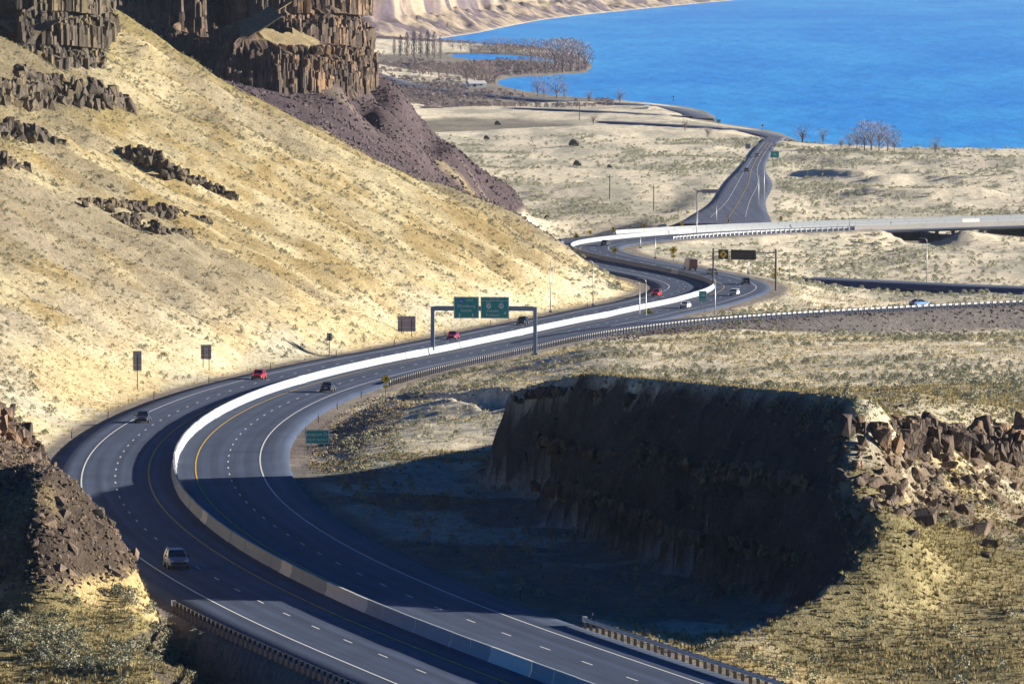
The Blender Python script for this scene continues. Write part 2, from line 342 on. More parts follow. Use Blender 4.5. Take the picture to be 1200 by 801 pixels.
def mat_asphalt(name, base, streak=True):
    m, n, l, b = new_mat(name)
    b.inputs['Roughness'].default_value = .8; b.inputs['Specular IOR Level'].default_value = .25
    uv = n.new('ShaderNodeUVMap'); uv.uv_map = 'UVMap'
    def noise(s, det):
        mp = n.new('ShaderNodeMapping'); mp.inputs['Scale'].default_value = s
        no = n.new('ShaderNodeTexNoise'); no.inputs['Scale'].default_value = 1; no.inputs['Detail'].default_value = det
        l.new(uv.outputs[0], mp.inputs[0]); l.new(mp.outputs[0], no.inputs['Vector']); return no
    n1 = noise((1.1, .006, 1), 3); n2 = noise((.3, .08, 1), 5); n3 = noise((6, 6, 1), 2)
    # wheel paths: darker bands of polished tar with the lane spacing
    sx = n.new('ShaderNodeSeparateXYZ'); l.new(uv.outputs[0], sx.inputs[0])
    ma = n.new('ShaderNodeMath'); ma.operation = 'MULTIPLY'; ma.inputs[1].default_value = 2 * math.pi / 1.825; l.new(sx.outputs[0], ma.inputs[0])
    co = n.new('ShaderNodeMath'); co.operation = 'COSINE'; l.new(ma.outputs[0], co.inputs[0])
    def mr(src, a, b_, c, d):
        r = n.new('ShaderNodeMapRange'); r.inputs[1].default_value = a; r.inputs[2].default_value = b_; r.inputs[3].default_value = c; r.inputs[4].default_value = d
        l.new(src, r.inputs[0]); return r.outputs[0]
    def mul(a, c):
        q = n.new('ShaderNodeMath'); q.operation = 'MULTIPLY'; l.new(a, q.inputs[0]); l.new(c, q.inputs[1]); return q.outputs[0]
    f = mul(mul(mr(n1.outputs[0], .3, .7, .72, 1.28), mr(n2.outputs[0], .3, .7, .85, 1.15)), mul(mr(co.outputs[0], -1, 1, .88, 1.12) if streak else mr(n3.outputs[0], 0, 1, .9, 1.1), mr(n3.outputs[0], .3, .7, .9, 1.1)))
    v = n.new('ShaderNodeVectorMath'); v.operation = 'SCALE'; v.inputs[0].default_value = base; l.new(f, v.inputs['Scale'])
    l.new(v.outputs[0], b.inputs['Base Color'])
    bp = n.new('ShaderNodeBump'); bp.inputs['Strength'].default_value = .15; bp.inputs['Distance'].default_value = .02
    l.new(n3.outputs[0], bp.inputs['Height']); l.new(bp.outputs[0], b.inputs['Normal'])
    return m
def mat_water():
    m, n, l, b = new_mat('lake_water')
    b.inputs['Base Color'].default_value = (.012, .15, .56, 1); b.inputs['Roughness'].default_value = .35; b.inputs['IOR'].default_value = 1.33
    b.inputs['Specular IOR Level'].default_value = .3
    ge = n.new('ShaderNodeNewGeometry')
    def noise(s, det):
        mp = n.new('ShaderNodeMapping'); mp.inputs['Scale'].default_value = s
        no = n.new('ShaderNodeTexNoise'); no.inputs['Scale'].default_value = 1; no.inputs['Detail'].default_value = det
        l.new(ge.outputs['Position'], mp.inputs[0]); l.new(mp.outputs[0], no.inputs['Vector']); return no
    a = noise((.06, .02, 1), 7); big = noise((.010, .0035, 1), 6); c = noise((.0022, .0006, 1), 4)
    r = n.new('ShaderNodeValToRGB'); e = r.color_ramp.elements
    e[0].position = .41; e[0].color = (.045, .33, .90, 1); e[1].position = .60; e[1].color = (.085, .49, 1.0, 1)  # reflected sky painted into the water's own blue, with lighter streaks
    ad = n.new('ShaderNodeMath'); ad.operation = 'MULTIPLY_ADD'; ad.inputs[1].default_value = .5; l.new(big.outputs[0], ad.inputs[0])
    h = n.new('ShaderNodeMath'); h.operation = 'MULTIPLY'; h.inputs[1].default_value = .5; l.new(c.outputs[0], h.inputs[0]); l.new(h.outputs[0], ad.inputs[2])
    l.new(ad.outputs[0], r.inputs[0]); l.new(r.outputs[0], b.inputs['Base Color'])
    bp = n.new('ShaderNodeBump'); bp.inputs['Strength'].default_value = .55; bp.inputs['Distance'].default_value = 2.0
    l.new(a.outputs[0], bp.inputs['Height']); l.new(bp.outputs[0], b.inputs['Normal'])
    return m
def mat_leaf(name, c1, c2, sub=.0):
    m, n, l, b = new_mat(name)
    b.inputs['Roughness'].default_value = .85; b.inputs['Specular IOR Level'].default_value = .1
    oi = n.new('ShaderNodeObjectInfo'); mx = n.new('ShaderNodeMix'); mx.data_type = 'RGBA'
    mx.inputs[6].default_value = (*c1, 1); mx.inputs[7].default_value = (*c2, 1)
    l.new(oi.outputs['Random'], mx.inputs[0]); l.new(mx.outputs[2], b.inputs['Base Color'])
    return m
M['terrain'] = mat_terrain()
M['basalt'] = mat_rock('basalt', (.035, .028, .026), (.17, .125, .095), (.34, .21, .12))
M['basalt_grey'] = mat_rock('basalt_grey', (.038, .032, .028), (.15, .122, .094), (.22, .17, .09))
M['far_rock'] = mat_rock('far_rock', (.12, .09, .085), (.34, .25, .2), (.48, .38, .24), .3)
M['asphalt'] = mat_asphalt('asphalt', (.055, .076, .128))
M['asphalt_old'] = mat_asphalt('asphalt_old', (.09, .11, .165), False)
M['water'] = mat_water()
M['concrete'] = plain('concrete', (.31, .34, .37), .85, var=.14, scale=.6, bump=.2)
M['concrete_new'] = plain('concrete_new', (.62, .61, .59), .8, var=.08, scale=.8)
M['concrete_mid'] = plain('concrete_dim', (.30, .29, .28), .85, var=.16, scale=.5)  # barrier concrete darkened to imitate a face turned from the sun
M['concrete_dark'] = plain('concrete_weathered', (.30, .29, .28), .85, var=.25, scale=.8)
M['white_paint'] = plain('white_paint', (.75, .75, .73), .7, var=.12, scale=1.5)
M['yellow_paint'] = plain('yellow_paint', (.72, .44, .04), .7, var=.12, scale=1.5)
M['galv'] = plain('galvanised_steel', (.50, .51, .52), .45, .6, .1, 6)
M['galv_blue'] = plain('painted_steel', (.26, .33, .40), .45, .3, .08, 4)
M['wood'] = plain('weathered_timber', (.085, .062, .05), .9, 0, .3, 9)
M['green'] = plain('sign_green', (.008, .36, .28), .5, 0, .06, 3)
M['sign_white'] = plain('sign_white', (.78, .78, .76), .5, 0, .05, 3)
M['sign_yellow'] = plain('sign_yellow', (.92, .58, .015), .5, 0, .08, 3)
M['sign_blue'] = plain('sign_blue', (.03, .12, .55), .5, 0, .05, 3)
M['sign_back'] = plain('sign_back', (.25, .25, .34), .6, .2, .12, 4)
M['black'] = plain('black_panel', (.012, .013, .016), .5, 0, .1, 3)
M['tyre'] = plain('tyre', (.02, .02, .02), .85)
M['rim'] = plain('rim', (.45, .46, .48), .35, .8)
M['glass'] = plain('car_glass', (.015, .02, .028), .08, 0, .05, 2, spec=.8)
M['lamp_glass'] = plain('headlamp_glass', (.8, .8, .76), .15, 0, .05, 2)
M['tail'] = plain('tail_lamp', (.45, .01, .01), .25, 0, .05, 2)
M['trim'] = plain('dark_trim', (.03, .03, .033), .6)
M['sage'] = mat_leaf('sagebrush', (.34, .35, .25), (.56, .54, .40))
M['sage_near'] = mat_leaf('sagebrush_grey', (.20, .21, .145), (.37, .36, .26))
M['brush'] = mat_leaf('bare_brush', (.20, .16, .16), (.36, .29, .28))
M['grass'] = mat_leaf('dry_grass', (.42, .32, .13), (.66, .56, .32))
M['grass_near'] = mat_leaf('olive_grass', (.24, .205, .095), (.44, .36, .19))
M['weed'] = mat_leaf('dark_shrub', (.10, .11, .055), (.22, .21, .11))
M['stone'] = mat_rock('talus_stone', (.06, .046, .04), (.20, .15, .118), (.30, .21, .14), 2.0)
M['scree'] = mat_rock('scree_stone', (.075, .06, .068), (.16, .125, .14), (.20, .155, .15), 2.0)
M['twig'] = plain('bare_twigs', (.29, .225, .21), .9, 0, .2, .5)
M['twig_red'] = plain('bare_twigs_reddish', (.33, .225, .195), .9, 0, .2, .5)
M['bark'] = plain('bark', (.14, .11, .10), .95, 0, .25, 1)
M['juniper'] = plain('evergreen', (.035, .055, .04), .9, 0, .3, .6)

# ------------------------------------------------------------------ object helpers
def mesh_np(name, V, Fq, mats, uv=None, smooth=False, fmat=None):
    """V (n,3), Fq (m,3|4) -> mesh"""
    me = bpy.data.meshes.new(name); V = np.ascontiguousarray(V, np.float32); Fq = np.ascontiguousarray(Fq, np.int32)
    k = Fq.shape[1]
    me.vertices.add(len(V)); me.vertices.foreach_set('co', V.ravel())
    me.loops.add(Fq.size); me.loops.foreach_set('vertex_index', Fq.ravel())
    me.polygons.add(len(Fq)); me.polygons.foreach_set('loop_start', np.arange(0, Fq.size, k, dtype=np.int32))
    if smooth: me.polygons.foreach_set('use_smooth', np.ones(len(Fq), bool))
    for m in (mats if isinstance(mats, (list, tuple)) else [mats]): me.materials.append(m)
    if fmat is not None: me.polygons.foreach_set('material_index', np.ascontiguousarray(fmat, np.int32))
    if uv is not None:
        u = me.uv_layers.new(name='UVMap'); u.data.foreach_set('uv', np.ascontiguousarray(uv[Fq.ravel()], np.float32).ravel())
    me.update(calc_edges=True); me.validate(); return me
def grid_faces(nr, nc):
    a = (np.arange(nr - 1)[:, None] * nc + np.arange(nc - 1)[None]).ravel()
    return np.stack([a, a + 1, a + nc + 1, a + nc], -1)
def link(name, me, parent=None, loc=None, rz=None):
    o = bpy.data.objects.new(name, me); COL.objects.link(o)
    if parent is not None: o.parent = parent
    if loc is not None: o.location = loc
    if rz is not None: o.rotation_euler = (0, 0, rz)
    return o
def tag(o, label, cat, group=None):
    o['label'] = label; o['category'] = cat
    if group: o['group'] = group
    return o
def struct(o, label=None):
    o['kind'] = 'structure'
    if label: o['label'] = label
    return o
def stuff(o, label=None):
    o['kind'] = 'stuff'
    if label: o['label'] = label
    return o
def thing(name, loc, label, cat, group=None, rz=0.0):
    o = bpy.data.objects.new(name, None); COL.objects.link(o); o.location = loc; o.rotation_euler = (0, 0, rz)
    o.empty_display_size = .5
    return tag(o, label, cat, group)
def copy_tree(o, parent=None):
    c = o.copy(); COL.objects.link(c); c.parent = parent
    for ch in o.children: copy_tree(ch, c)
    return c
class MB:
    def __init__(s): s.V = []; s.F = []
    def quad(s, *p):
        i = len(s.V); s.V += [tuple(q) for q in p]; s.F.append(tuple(range(i, i + len(p)))); return s
    def box(s, c, d, rz=0.0, taper=1.0):
        i = len(s.V); cx, cy, cz = c; a, b, h = d[0] / 2, d[1] / 2, d[2] / 2; co, si = math.cos(rz), math.sin(rz)
        for z, k in ((-h, 1.0), (h, taper)):
            for x, y in ((-a, -b), (a, -b), (a, b), (-a, b)):
                x *= k; y *= k; s.V.append((cx + x * co - y * si, cy + x * si + y * co, cz + z))
        s.F += [(i, i + 3, i + 2, i + 1), (i + 4, i + 5, i + 6, i + 7), (i, i + 1, i + 5, i + 4), (i + 1, i + 2, i + 6, i + 5), (i + 2, i + 3, i + 7, i + 6), (i + 3, i, i + 4, i + 7)]
        return s
    def tube(s, P, R, n=8, cap=True):
        P = [Vector(p) for p in P]; R = R if isinstance(R, (list, tuple)) else [R] * len(P); i0 = len(s.V)
        for k, p in enumerate(P):
            t = (P[min(k + 1, len(P) - 1)] - P[max(k - 1, 0)]).normalized()
            a = t.cross(Vector((0, 0, 1)) if abs(t.z) < .9 else Vector((1, 0, 0))).normalized(); b = t.cross(a)
            for j in range(n):
                q = 2 * math.pi * j / n; s.V.append(tuple(p + (a * math.cos(q) + b * math.sin(q)) * R[k]))
        for k in range(len(P) - 1):
            for j in range(n):
                s.F.append((i0 + k * n + j, i0 + k * n + (j + 1) % n, i0 + (k + 1) * n + (j + 1) % n, i0 + (k + 1) * n + j))
        if cap:
            s.F.append(tuple(i0 + j for j in range(n))[::-1]); s.F.append(tuple(i0 + (len(P) - 1) * n + j for j in range(n)))
        return s
    def mesh(s, name, mat, smooth=False):
        me = bpy.data.meshes.new(name); me.from_pydata(s.V, [], s.F); me.materials.append(mat)
        if smooth:
            for p in me.polygons: p.use_smooth = True
        me.update(); return me
    def build(s, name, mat, parent=None, smooth=False, loc=None, rz=None):
        return link(name, s.mesh(name, mat, smooth), parent, loc, rz)
def font_mesh(txt, size, mat, align='CENTER'):
    cu = bpy.data.curves.new('lettering', 'FONT'); cu.body = txt; cu.size = size; cu.align_x = align; cu.align_y = 'CENTER'; cu.resolution_u = 2; cu.extrude = .004
    o = bpy.data.objects.new('lettering', cu); me = bpy.data.meshes.new_from_object(o); bpy.data.objects.remove(o)
    me.materials.clear(); me.materials.append(mat); return me

# ------------------------------------------------------------------ terrain sheet
rows = [330.0]
while rows[-1] < 5300: rows.append(rows[-1] + row_step(rows[-1]))
rows = np.array(rows); ncol = 400
fan = np.linspace(-.118, .118, ncol)
TX = (rows[:, None] * fan[None]).ravel(); TY = np.repeat(rows, ncol)
TZ, ri, lat, dist, hill, over, rj, rl, rd = ground(TX, TY, info=True)
def lerp(a, b, t): return a + (b - a) * t[:, None]
c3 = lambda *v: np.array(v)[None]
g1 = fbm(TX / 9, TY / 22, 4, 31); g2 = fbm(TX / 45, TY / 6, 4, 41); g3 = fbm(TX / 30, TY / 60, 3, 51); g4 = fbm(TX / 3.0, TY / 5.0, 3, 61)
alb = lerp(c3(.47, .36, .17), c3(.60, .515, .325), sstep(g1 + .35 * (g4 - .5), .35, .65))
alb = lerp(alb, c3(.38, .29, .14), hill * sstep(g2, .50, .68) * .7)
alb = lerp(alb, c3(.68, .58, .36), hill * sstep(1 - g2, .52, .66) * .8)
alb = lerp(alb, c3(.27, .225, .10), hill * sstep(TY, 930, 1010) * (1 - sstep(TX - x_center(TY), -105, -80)) * sstep(fbm(TX / 26, TY / 26, 4, 53), .36, .56) * .8)      # olive turf high on the slope
alb = lerp(alb, c3(.25, .215, .165), hill * sstep(g3, .52, .64) * .55)                   # grey brushy patches on the slope
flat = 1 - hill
alb = alb * (1 - .28 * hill)[:, None]  # sunward slope painted darker so the low sun does not bleach it
alb = lerp(alb, c3(.30, .262, .205), hill * (1 - sstep(TY, 900, 1040)) * sstep(fbm(TX / 26, TY / 40, 4, 57), .38, .58) * .8)    # stony grey lower slope
alb = lerp(alb, c3(.80, .72, .56), flat * sstep(TY, 470, 700) * np.where(TX > x_center(TY), .85, np.where(TY > 1500, .85, .25)))  # pale straw flats, painted lighter where the low sun only grazes
alb = lerp(alb, c3(.40, .385, .31), flat * sstep(fbm(TX / 12, TY / 40, 4, 71), .48, .62) * .7)
talus = sstep(TY, 1330, 1352) * (1 - sstep(TY, 1690, 1750)) * (TX < x_center(TY) - 10) * sstep(TZ + 9 * (g2 - .5) + 5 * (g4 - .5), 10, 14)
talus *= 1 - .6 * sstep(fbm(TX / 70, TY / 4.2, 3, 81), .66, .74)
spur = (1 - sstep(TY, 560, 590)) * (TX < x_center(TY) - 14) * sstep(TZ + 1.6 * (g1 - .5), 39.6, 40.6)
alb = lerp(alb, c3(.088, .066, .074), talus)
alb = lerp(alb, lerp(np.repeat(c3(.075, .058, .045), len(TX), 0), c3(.20, .155, .09), sstep(g4 + .5 * (g1 - .5), .5, .72)), spur)
nearg = (TY < 441) * (TX < x_center(TY) - 14)
alb = lerp(alb, c3(.22, .185, .085), nearg * .85)
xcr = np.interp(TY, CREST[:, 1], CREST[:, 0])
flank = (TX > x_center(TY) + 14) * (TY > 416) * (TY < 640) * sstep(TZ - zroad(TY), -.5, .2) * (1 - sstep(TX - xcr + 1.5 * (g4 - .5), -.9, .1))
alb = lerp(alb, c3(.026, .029, .035), np.clip(flank, 0, 1) * .95)  # shade of the cut face painted in: near-black blue over dark rock
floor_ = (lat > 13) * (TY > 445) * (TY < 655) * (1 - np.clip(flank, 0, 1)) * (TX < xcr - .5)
alb = lerp(alb, lerp(np.repeat(c3(.11, .12, .115), len(TX), 0), c3(.34, .38, .34), sstep(g1 + .5 * (g3 - .5), .45, .62)), floor_ * .9)  # grey-green sage ground, cooled and darkened to paint the hollow's shade
rslope = (TX > x_center(TY) + 24) * (TY < 470) * ((TX > xcr - .3) | (TY < 424))
alb = lerp(alb, lerp(np.repeat(c3(.21, .18, .085), len(TX), 0), c3(.36, .30, .15), sstep(g1 + .6 * (g4 - .5), .38, .62)), rslope * .9)
rub = (TX > xcr + .3) * sstep(TY, 464, 470) * (1 - sstep(TY, 512, 524)) * (1 - sstep(TZ - np.interp(TX, [28, 36, 46, 60], [49.3, 47, 45.2, 43]), -1.3, -.4))
alb = lerp(alb, c3(.19, .145, .105), rub * sstep(g4 + .6 * (g1 - .5), .34, .5))
alb = lerp(alb, c3(.11, .095, .085), (lat < -13.3) * (TY < 462) * (TZ < zroad(TY) - .25) * (over < 9) * .8)  # gravel bank facing away from the sun, its shade deepened in the colour
# gravel: shoulders, the dark rock fill of the ramp embankment, the verge above the shaded hollow
alb = lerp(alb, c3(.20, .175, .16), (1 - sstep(over + .8 * (g4 - .5), .3, 2.4)) * (dist < 40) * .85)
emb = (rl > 2) * (1 - sstep(rd + 3 * (g1 - .5), 14, 17)) * (rj > 25)
alb = lerp(alb, c3(.105, .095, .10), emb * .92)
scr = (lat > 12.5) * (1 - sstep(lat + 6 * (g1 - .5), 20, 27)) * sstep(TY, 655, 690) * (1 - sstep(TY, 745, 800))
alb = lerp(alb, c3(.19, .155, .14), scr * .8)
wet = sstep(TY, 1950, 2200) * (1 - sstep(TZ, .5, 1.6))
alb = lerp(alb, c3(.13, .115, .10), wet * .8)
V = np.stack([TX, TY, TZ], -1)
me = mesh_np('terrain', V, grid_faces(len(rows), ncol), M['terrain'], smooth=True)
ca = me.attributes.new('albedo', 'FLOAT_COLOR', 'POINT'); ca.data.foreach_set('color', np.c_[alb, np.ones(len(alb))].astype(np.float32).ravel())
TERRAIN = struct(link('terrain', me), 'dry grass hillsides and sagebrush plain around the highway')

# lake
me = mesh_np('lake', np.array([(-3000, 1850, 0), (3500, 1850, 0), (5000, 12500, 0), (-5000, 12500, 0)], float), np.array([[0, 1, 2, 3]]), M['water'])
struct(link('lake', me), 'wide bright blue lake')

# far shore: bluffs with a broken basalt band
sh = resample(np.array([ptz(*q, 0.0)[:2] for q in ((300,53),(400,51),(470,48.5),(520,45),(560,39),(600,30.5),(640,23),(690,17),(740,12),(800,6),(860,.5),(905,-5),(940,-9))]), 8.0)
sh = gsm(sh, 3); sT, sN = tan_right(sh); nt = len(sh); ws = np.r_[np.linspace(0, 30, 12), np.linspace(32, 110, 40), np.linspace(115, 420, 30)]
tt = np.arange(nt) * 8.0
WW, TT = np.meshgrid(ws, tt)
gl = fbm(TT / 150, WW / 160, 4, 5); g5 = fbm(TT / 34, WW / 30, 5, 9)
wv = WW + 34 * (gl - .5) * sstep(WW, 0, 40)
g6 = fbm(TT / 26, WW / 40, 4, 19)
zz = .36 * wv + 17 * sstep(wv + 22 * (g5 - .5), 46, 53) + 18 * sstep(wv + 22 * (g6 - .5), 80, 87) + (20 * (g5 - .5) + 14 * (g6 - .5)) * sstep(WW, 4, 40) - .6 + (fbm(TT / 17, WW / 11, 3, 23) - .5) * 9 * sstep(WW, 3, 20)
zz = np.maximum(zz, -.6 + .1 * WW)
FX = sh[:, 0][:, None] - sN[:, 0][:, None] * WW; FY = sh[:, 1][:, None] - sN[:, 1][:, None] * WW
fa = lerp(np.repeat(c3(.36, .29, .21), FX.size, 0), c3(.13, .105, .12), sstep((.6 * fbm(TT / 34 + WW / 60, WW / 26, 5, 15) + .4 * fbm(TT / 16, WW / 9, 2, 25)).ravel(), .42, .56))
st = (sstep(wv, 50, 54) * (1 - sstep(wv, 60, 66)) + sstep(wv, 82, 86) * (1 - sstep(wv, 92, 98))).ravel()
fa = lerp(fa, c3(.20, .14, .12), np.clip(st, 0, 1) * .85)
fa = lerp(fa, c3(.60, .52, .40), (1 - sstep(WW.ravel(), 1, 5)) * .9)

me = mesh_np('far_shore_hills', np.stack([FX.ravel(), FY.ravel(), zz.ravel()], -1), grid_faces(nt, len(ws)), M['terrain'], smooth=False)
ca = me.attributes.new('albedo', 'FLOAT_COLOR', 'POINT'); ca.data.foreach_set('color', np.c_[fa, np.ones(len(fa))].astype(np.float32).ravel())
struct(link('far_shore_hills', me), 'tan and lavender basalt bluffs along the far shore')

# ------------------------------------------------------------------ pavement
def ribbon(name, P, Z, o0, o1, mat, nc=9, crown=0.0, skirt=.9, step_uv=2.0):
    T, N = tan_right(P); o0 = np.broadcast_to(o0, (len(P),)); o1 = np.broadcast_to(o1, (len(P),))
    t = np.linspace(0, 1, nc); off = o0[:, None] + (o1 - o0)[:, None] * t[None]
    X = P[:, 0][:, None] + N[:, 0][:, None] * off; Y = P[:, 1][:, None] + N[:, 1][:, None] * off; ZZ = np.repeat(np.asarray(Z)[:, None], nc, 1)
    if skirt:
        e = .9 if skirt < 1 else 2.2
        X = np.c_[X[:, :1] - N[:, :1] * e, X, X[:, -1:] + N[:, :1] * e]; Y = np.c_[Y[:, :1] - N[:, 1:] * e, Y, Y[:, -1:] + N[:, 1:] * e]
        ZZ = np.c_[ZZ[:, :1] - skirt, ZZ, ZZ[:, -1:] - skirt]; off = np.c_[off[:, :1] - e, off, off[:, -1:] + e]
    L = np.r_[0, np.cumsum(np.hypot(*np.diff(P[:, :2], axis=0).T))]
    uv = np.stack([off, np.repeat(L[:, None], off.shape[1], 1)], -1).reshape(-1, 2)
    me = mesh_np(name, np.stack([X, Y, ZZ], -1).reshape(-1, 3), grid_faces(len(P), off.shape[1])[:, ::-1], mat, uv=uv, smooth=False)
    return me
def strip(P, Z, off, w, lift=.02):
    T, N = tan_right(P)
    a = np.c_[P[:, :2] + N * (off - w / 2), Z + lift]; b = np.c_[P[:, :2] + N * (off + w / 2), Z + lift]
    V = np.empty((2 * len(P), 3)); V[0::2] = a; V[1::2] = b
    i = np.arange(len(P) - 1) * 2; F = np.stack([i, i + 1, i + 3, i + 2], -1)
    return V, F
ROAD = struct(link('highway', ribbon('highway', C, CZ, OFF_L, OFF_R, M['asphalt'], nc=15)), 'divided asphalt highway curving down to the lake')
for off, mat in ((-10.1, 'white_paint'), (-2.8, 'yellow_paint'), (2.4, 'yellow_paint'), (9.7, 'white_paint')):
    v, f = strip(C, CZ, off, .16); link('edge_line', mesh_np('edge_line', v, f, M[mat]), ROAD)
arc = np.arange(NC) * 2.0
def at_arc(s, off=0.0):
    i = s / 2.0
    p = np.array([np.interp(i, np.arange(NC), C[:, 0]), np.interp(i, np.arange(NC), C[:, 1])])
    k = int(min(NC - 1, max(0, round(i)))); return p + CN[k] * off, float(np.interp(i, np.arange(NC), CZ)), CT[k]
far_v, far_f, nfd = [], [], 0
for off in (-6.45, 6.05):
    s = 64.0 + (2.0 if off > 0 else 0)
    while s < 2 * (NC - 12):
        q = np.array([at_arc(s + t)[0] for t in (0, 1.5, 3.05)]); z = np.array([at_arc(s + t)[1] for t in (0, 1.5, 3.05)])
        v, f = strip(q, z, off, .15)
        if q[0, 1] < 1250: link('lane_dash', mesh_np('lane_dash', v, f, M['white_paint']), ROAD)
        else: far_v.append(v); far_f.append(f + nfd); nfd += len(v)
        s += 12.19
stuff(link('lane_dashes', mesh_np('lane_dashes', np.vstack(far_v), np.vstack(far_f), M['white_paint']), ROAD))
RAMP_O = struct(link('exit_ramp', ribbon('exit_ramp', RAMP[:, :2], RAMP[:, 2] + .03, -4.4, 4.0, M['asphalt'], nc=5)), 'exit ramp curving off to the right on a dark embankment')
v, f = strip(RAMP[:, :2], RAMP[:, 2] + .03, 3.1, .16); link('edge_line', mesh_np('edge_line', v, f, M['white_paint']), RAMP_O)

# roads on the plain
def path_from(pts, lift=.5, sm=6, step=6.0):
    q = np.array([ptz(*p, 2.6 if p[1] < 200 else 5.2)[:2] for p in pts]); q = gsm(resample(q, step), sm)
    z = ground(q[:, 0], q[:, 1], detail=True)[:, None]; z = gsm(np.maximum(z, .9), 8)[:, 0] + lift
    return q, z
tcol = np.linspace(0, 1, 13)
JX = JL[:, None, :] + (JR - JL)[:, None, :] * tcol[None, :, None]
JV = np.concatenate([JX, np.repeat(jz[:, None], 13, 1)[..., None]], -1)
JV[:, 0, 2] -= .8; JV[:, -1, 2] -= .8
me = mesh_np('junction_road', JV.reshape(-1, 3), grid_faces(n_, 13), M['asphalt_old'], uv=np.stack([JX[..., 0].ravel(), JX[..., 1].ravel()], -1))
JROAD = struct(link('junction_road', me), 'wide grey side road running from the highway to the lake shore')
JMZ = np.c_[JM, jz]
for fr in (.30, .5, .68):
    P = JL + (JR - JL) * fr; v, f = strip(P[8:-8], jz[8:-8], 0, .14, .05)
    link('lane_line', mesh_np('lane_line', v, f, M['yellow_paint' if fr == .5 else 'white_paint']), JROAD)
for nm, pts, w, lb in (('shore_road', ((914,162),(906,158.5),(890,154),(868,151.3),(840,149.3),(812,147.5),(780,146),(745,143.5),(712,141)), 5.0, 'dark shore road bending left beside the water'),
                       ('causeway_road', ((438,93),(480,98),(520,103),(560,107.5),(610,112),(650,116),(700,119.5),(750,123),(800,128.5),(824,136)), 6.0, 'dark causeway road along the lake edge behind the bare trees'),
                       ('lower_road', ((500,124.5),(560,125.5),(620,127.5),(690,130.5),(750,133),(800,135.5)), 5.0, 'thin dark road across the plain below the causeway'),
                       ('service_road', ((948,328.5),(1000,331),(1060,333.5),(1120,336),(1200,339.5),(1330,345)), 5.0, 'narrow dark service road on a low bank behind the exit ramp')):
    q, z = path_from(pts, (.55 if nm != 'service_road' else .9))
    struct(link(nm, ribbon(nm, q, z, -w, w, M['asphalt_old'], nc=3, skirt=1.2)), lb)

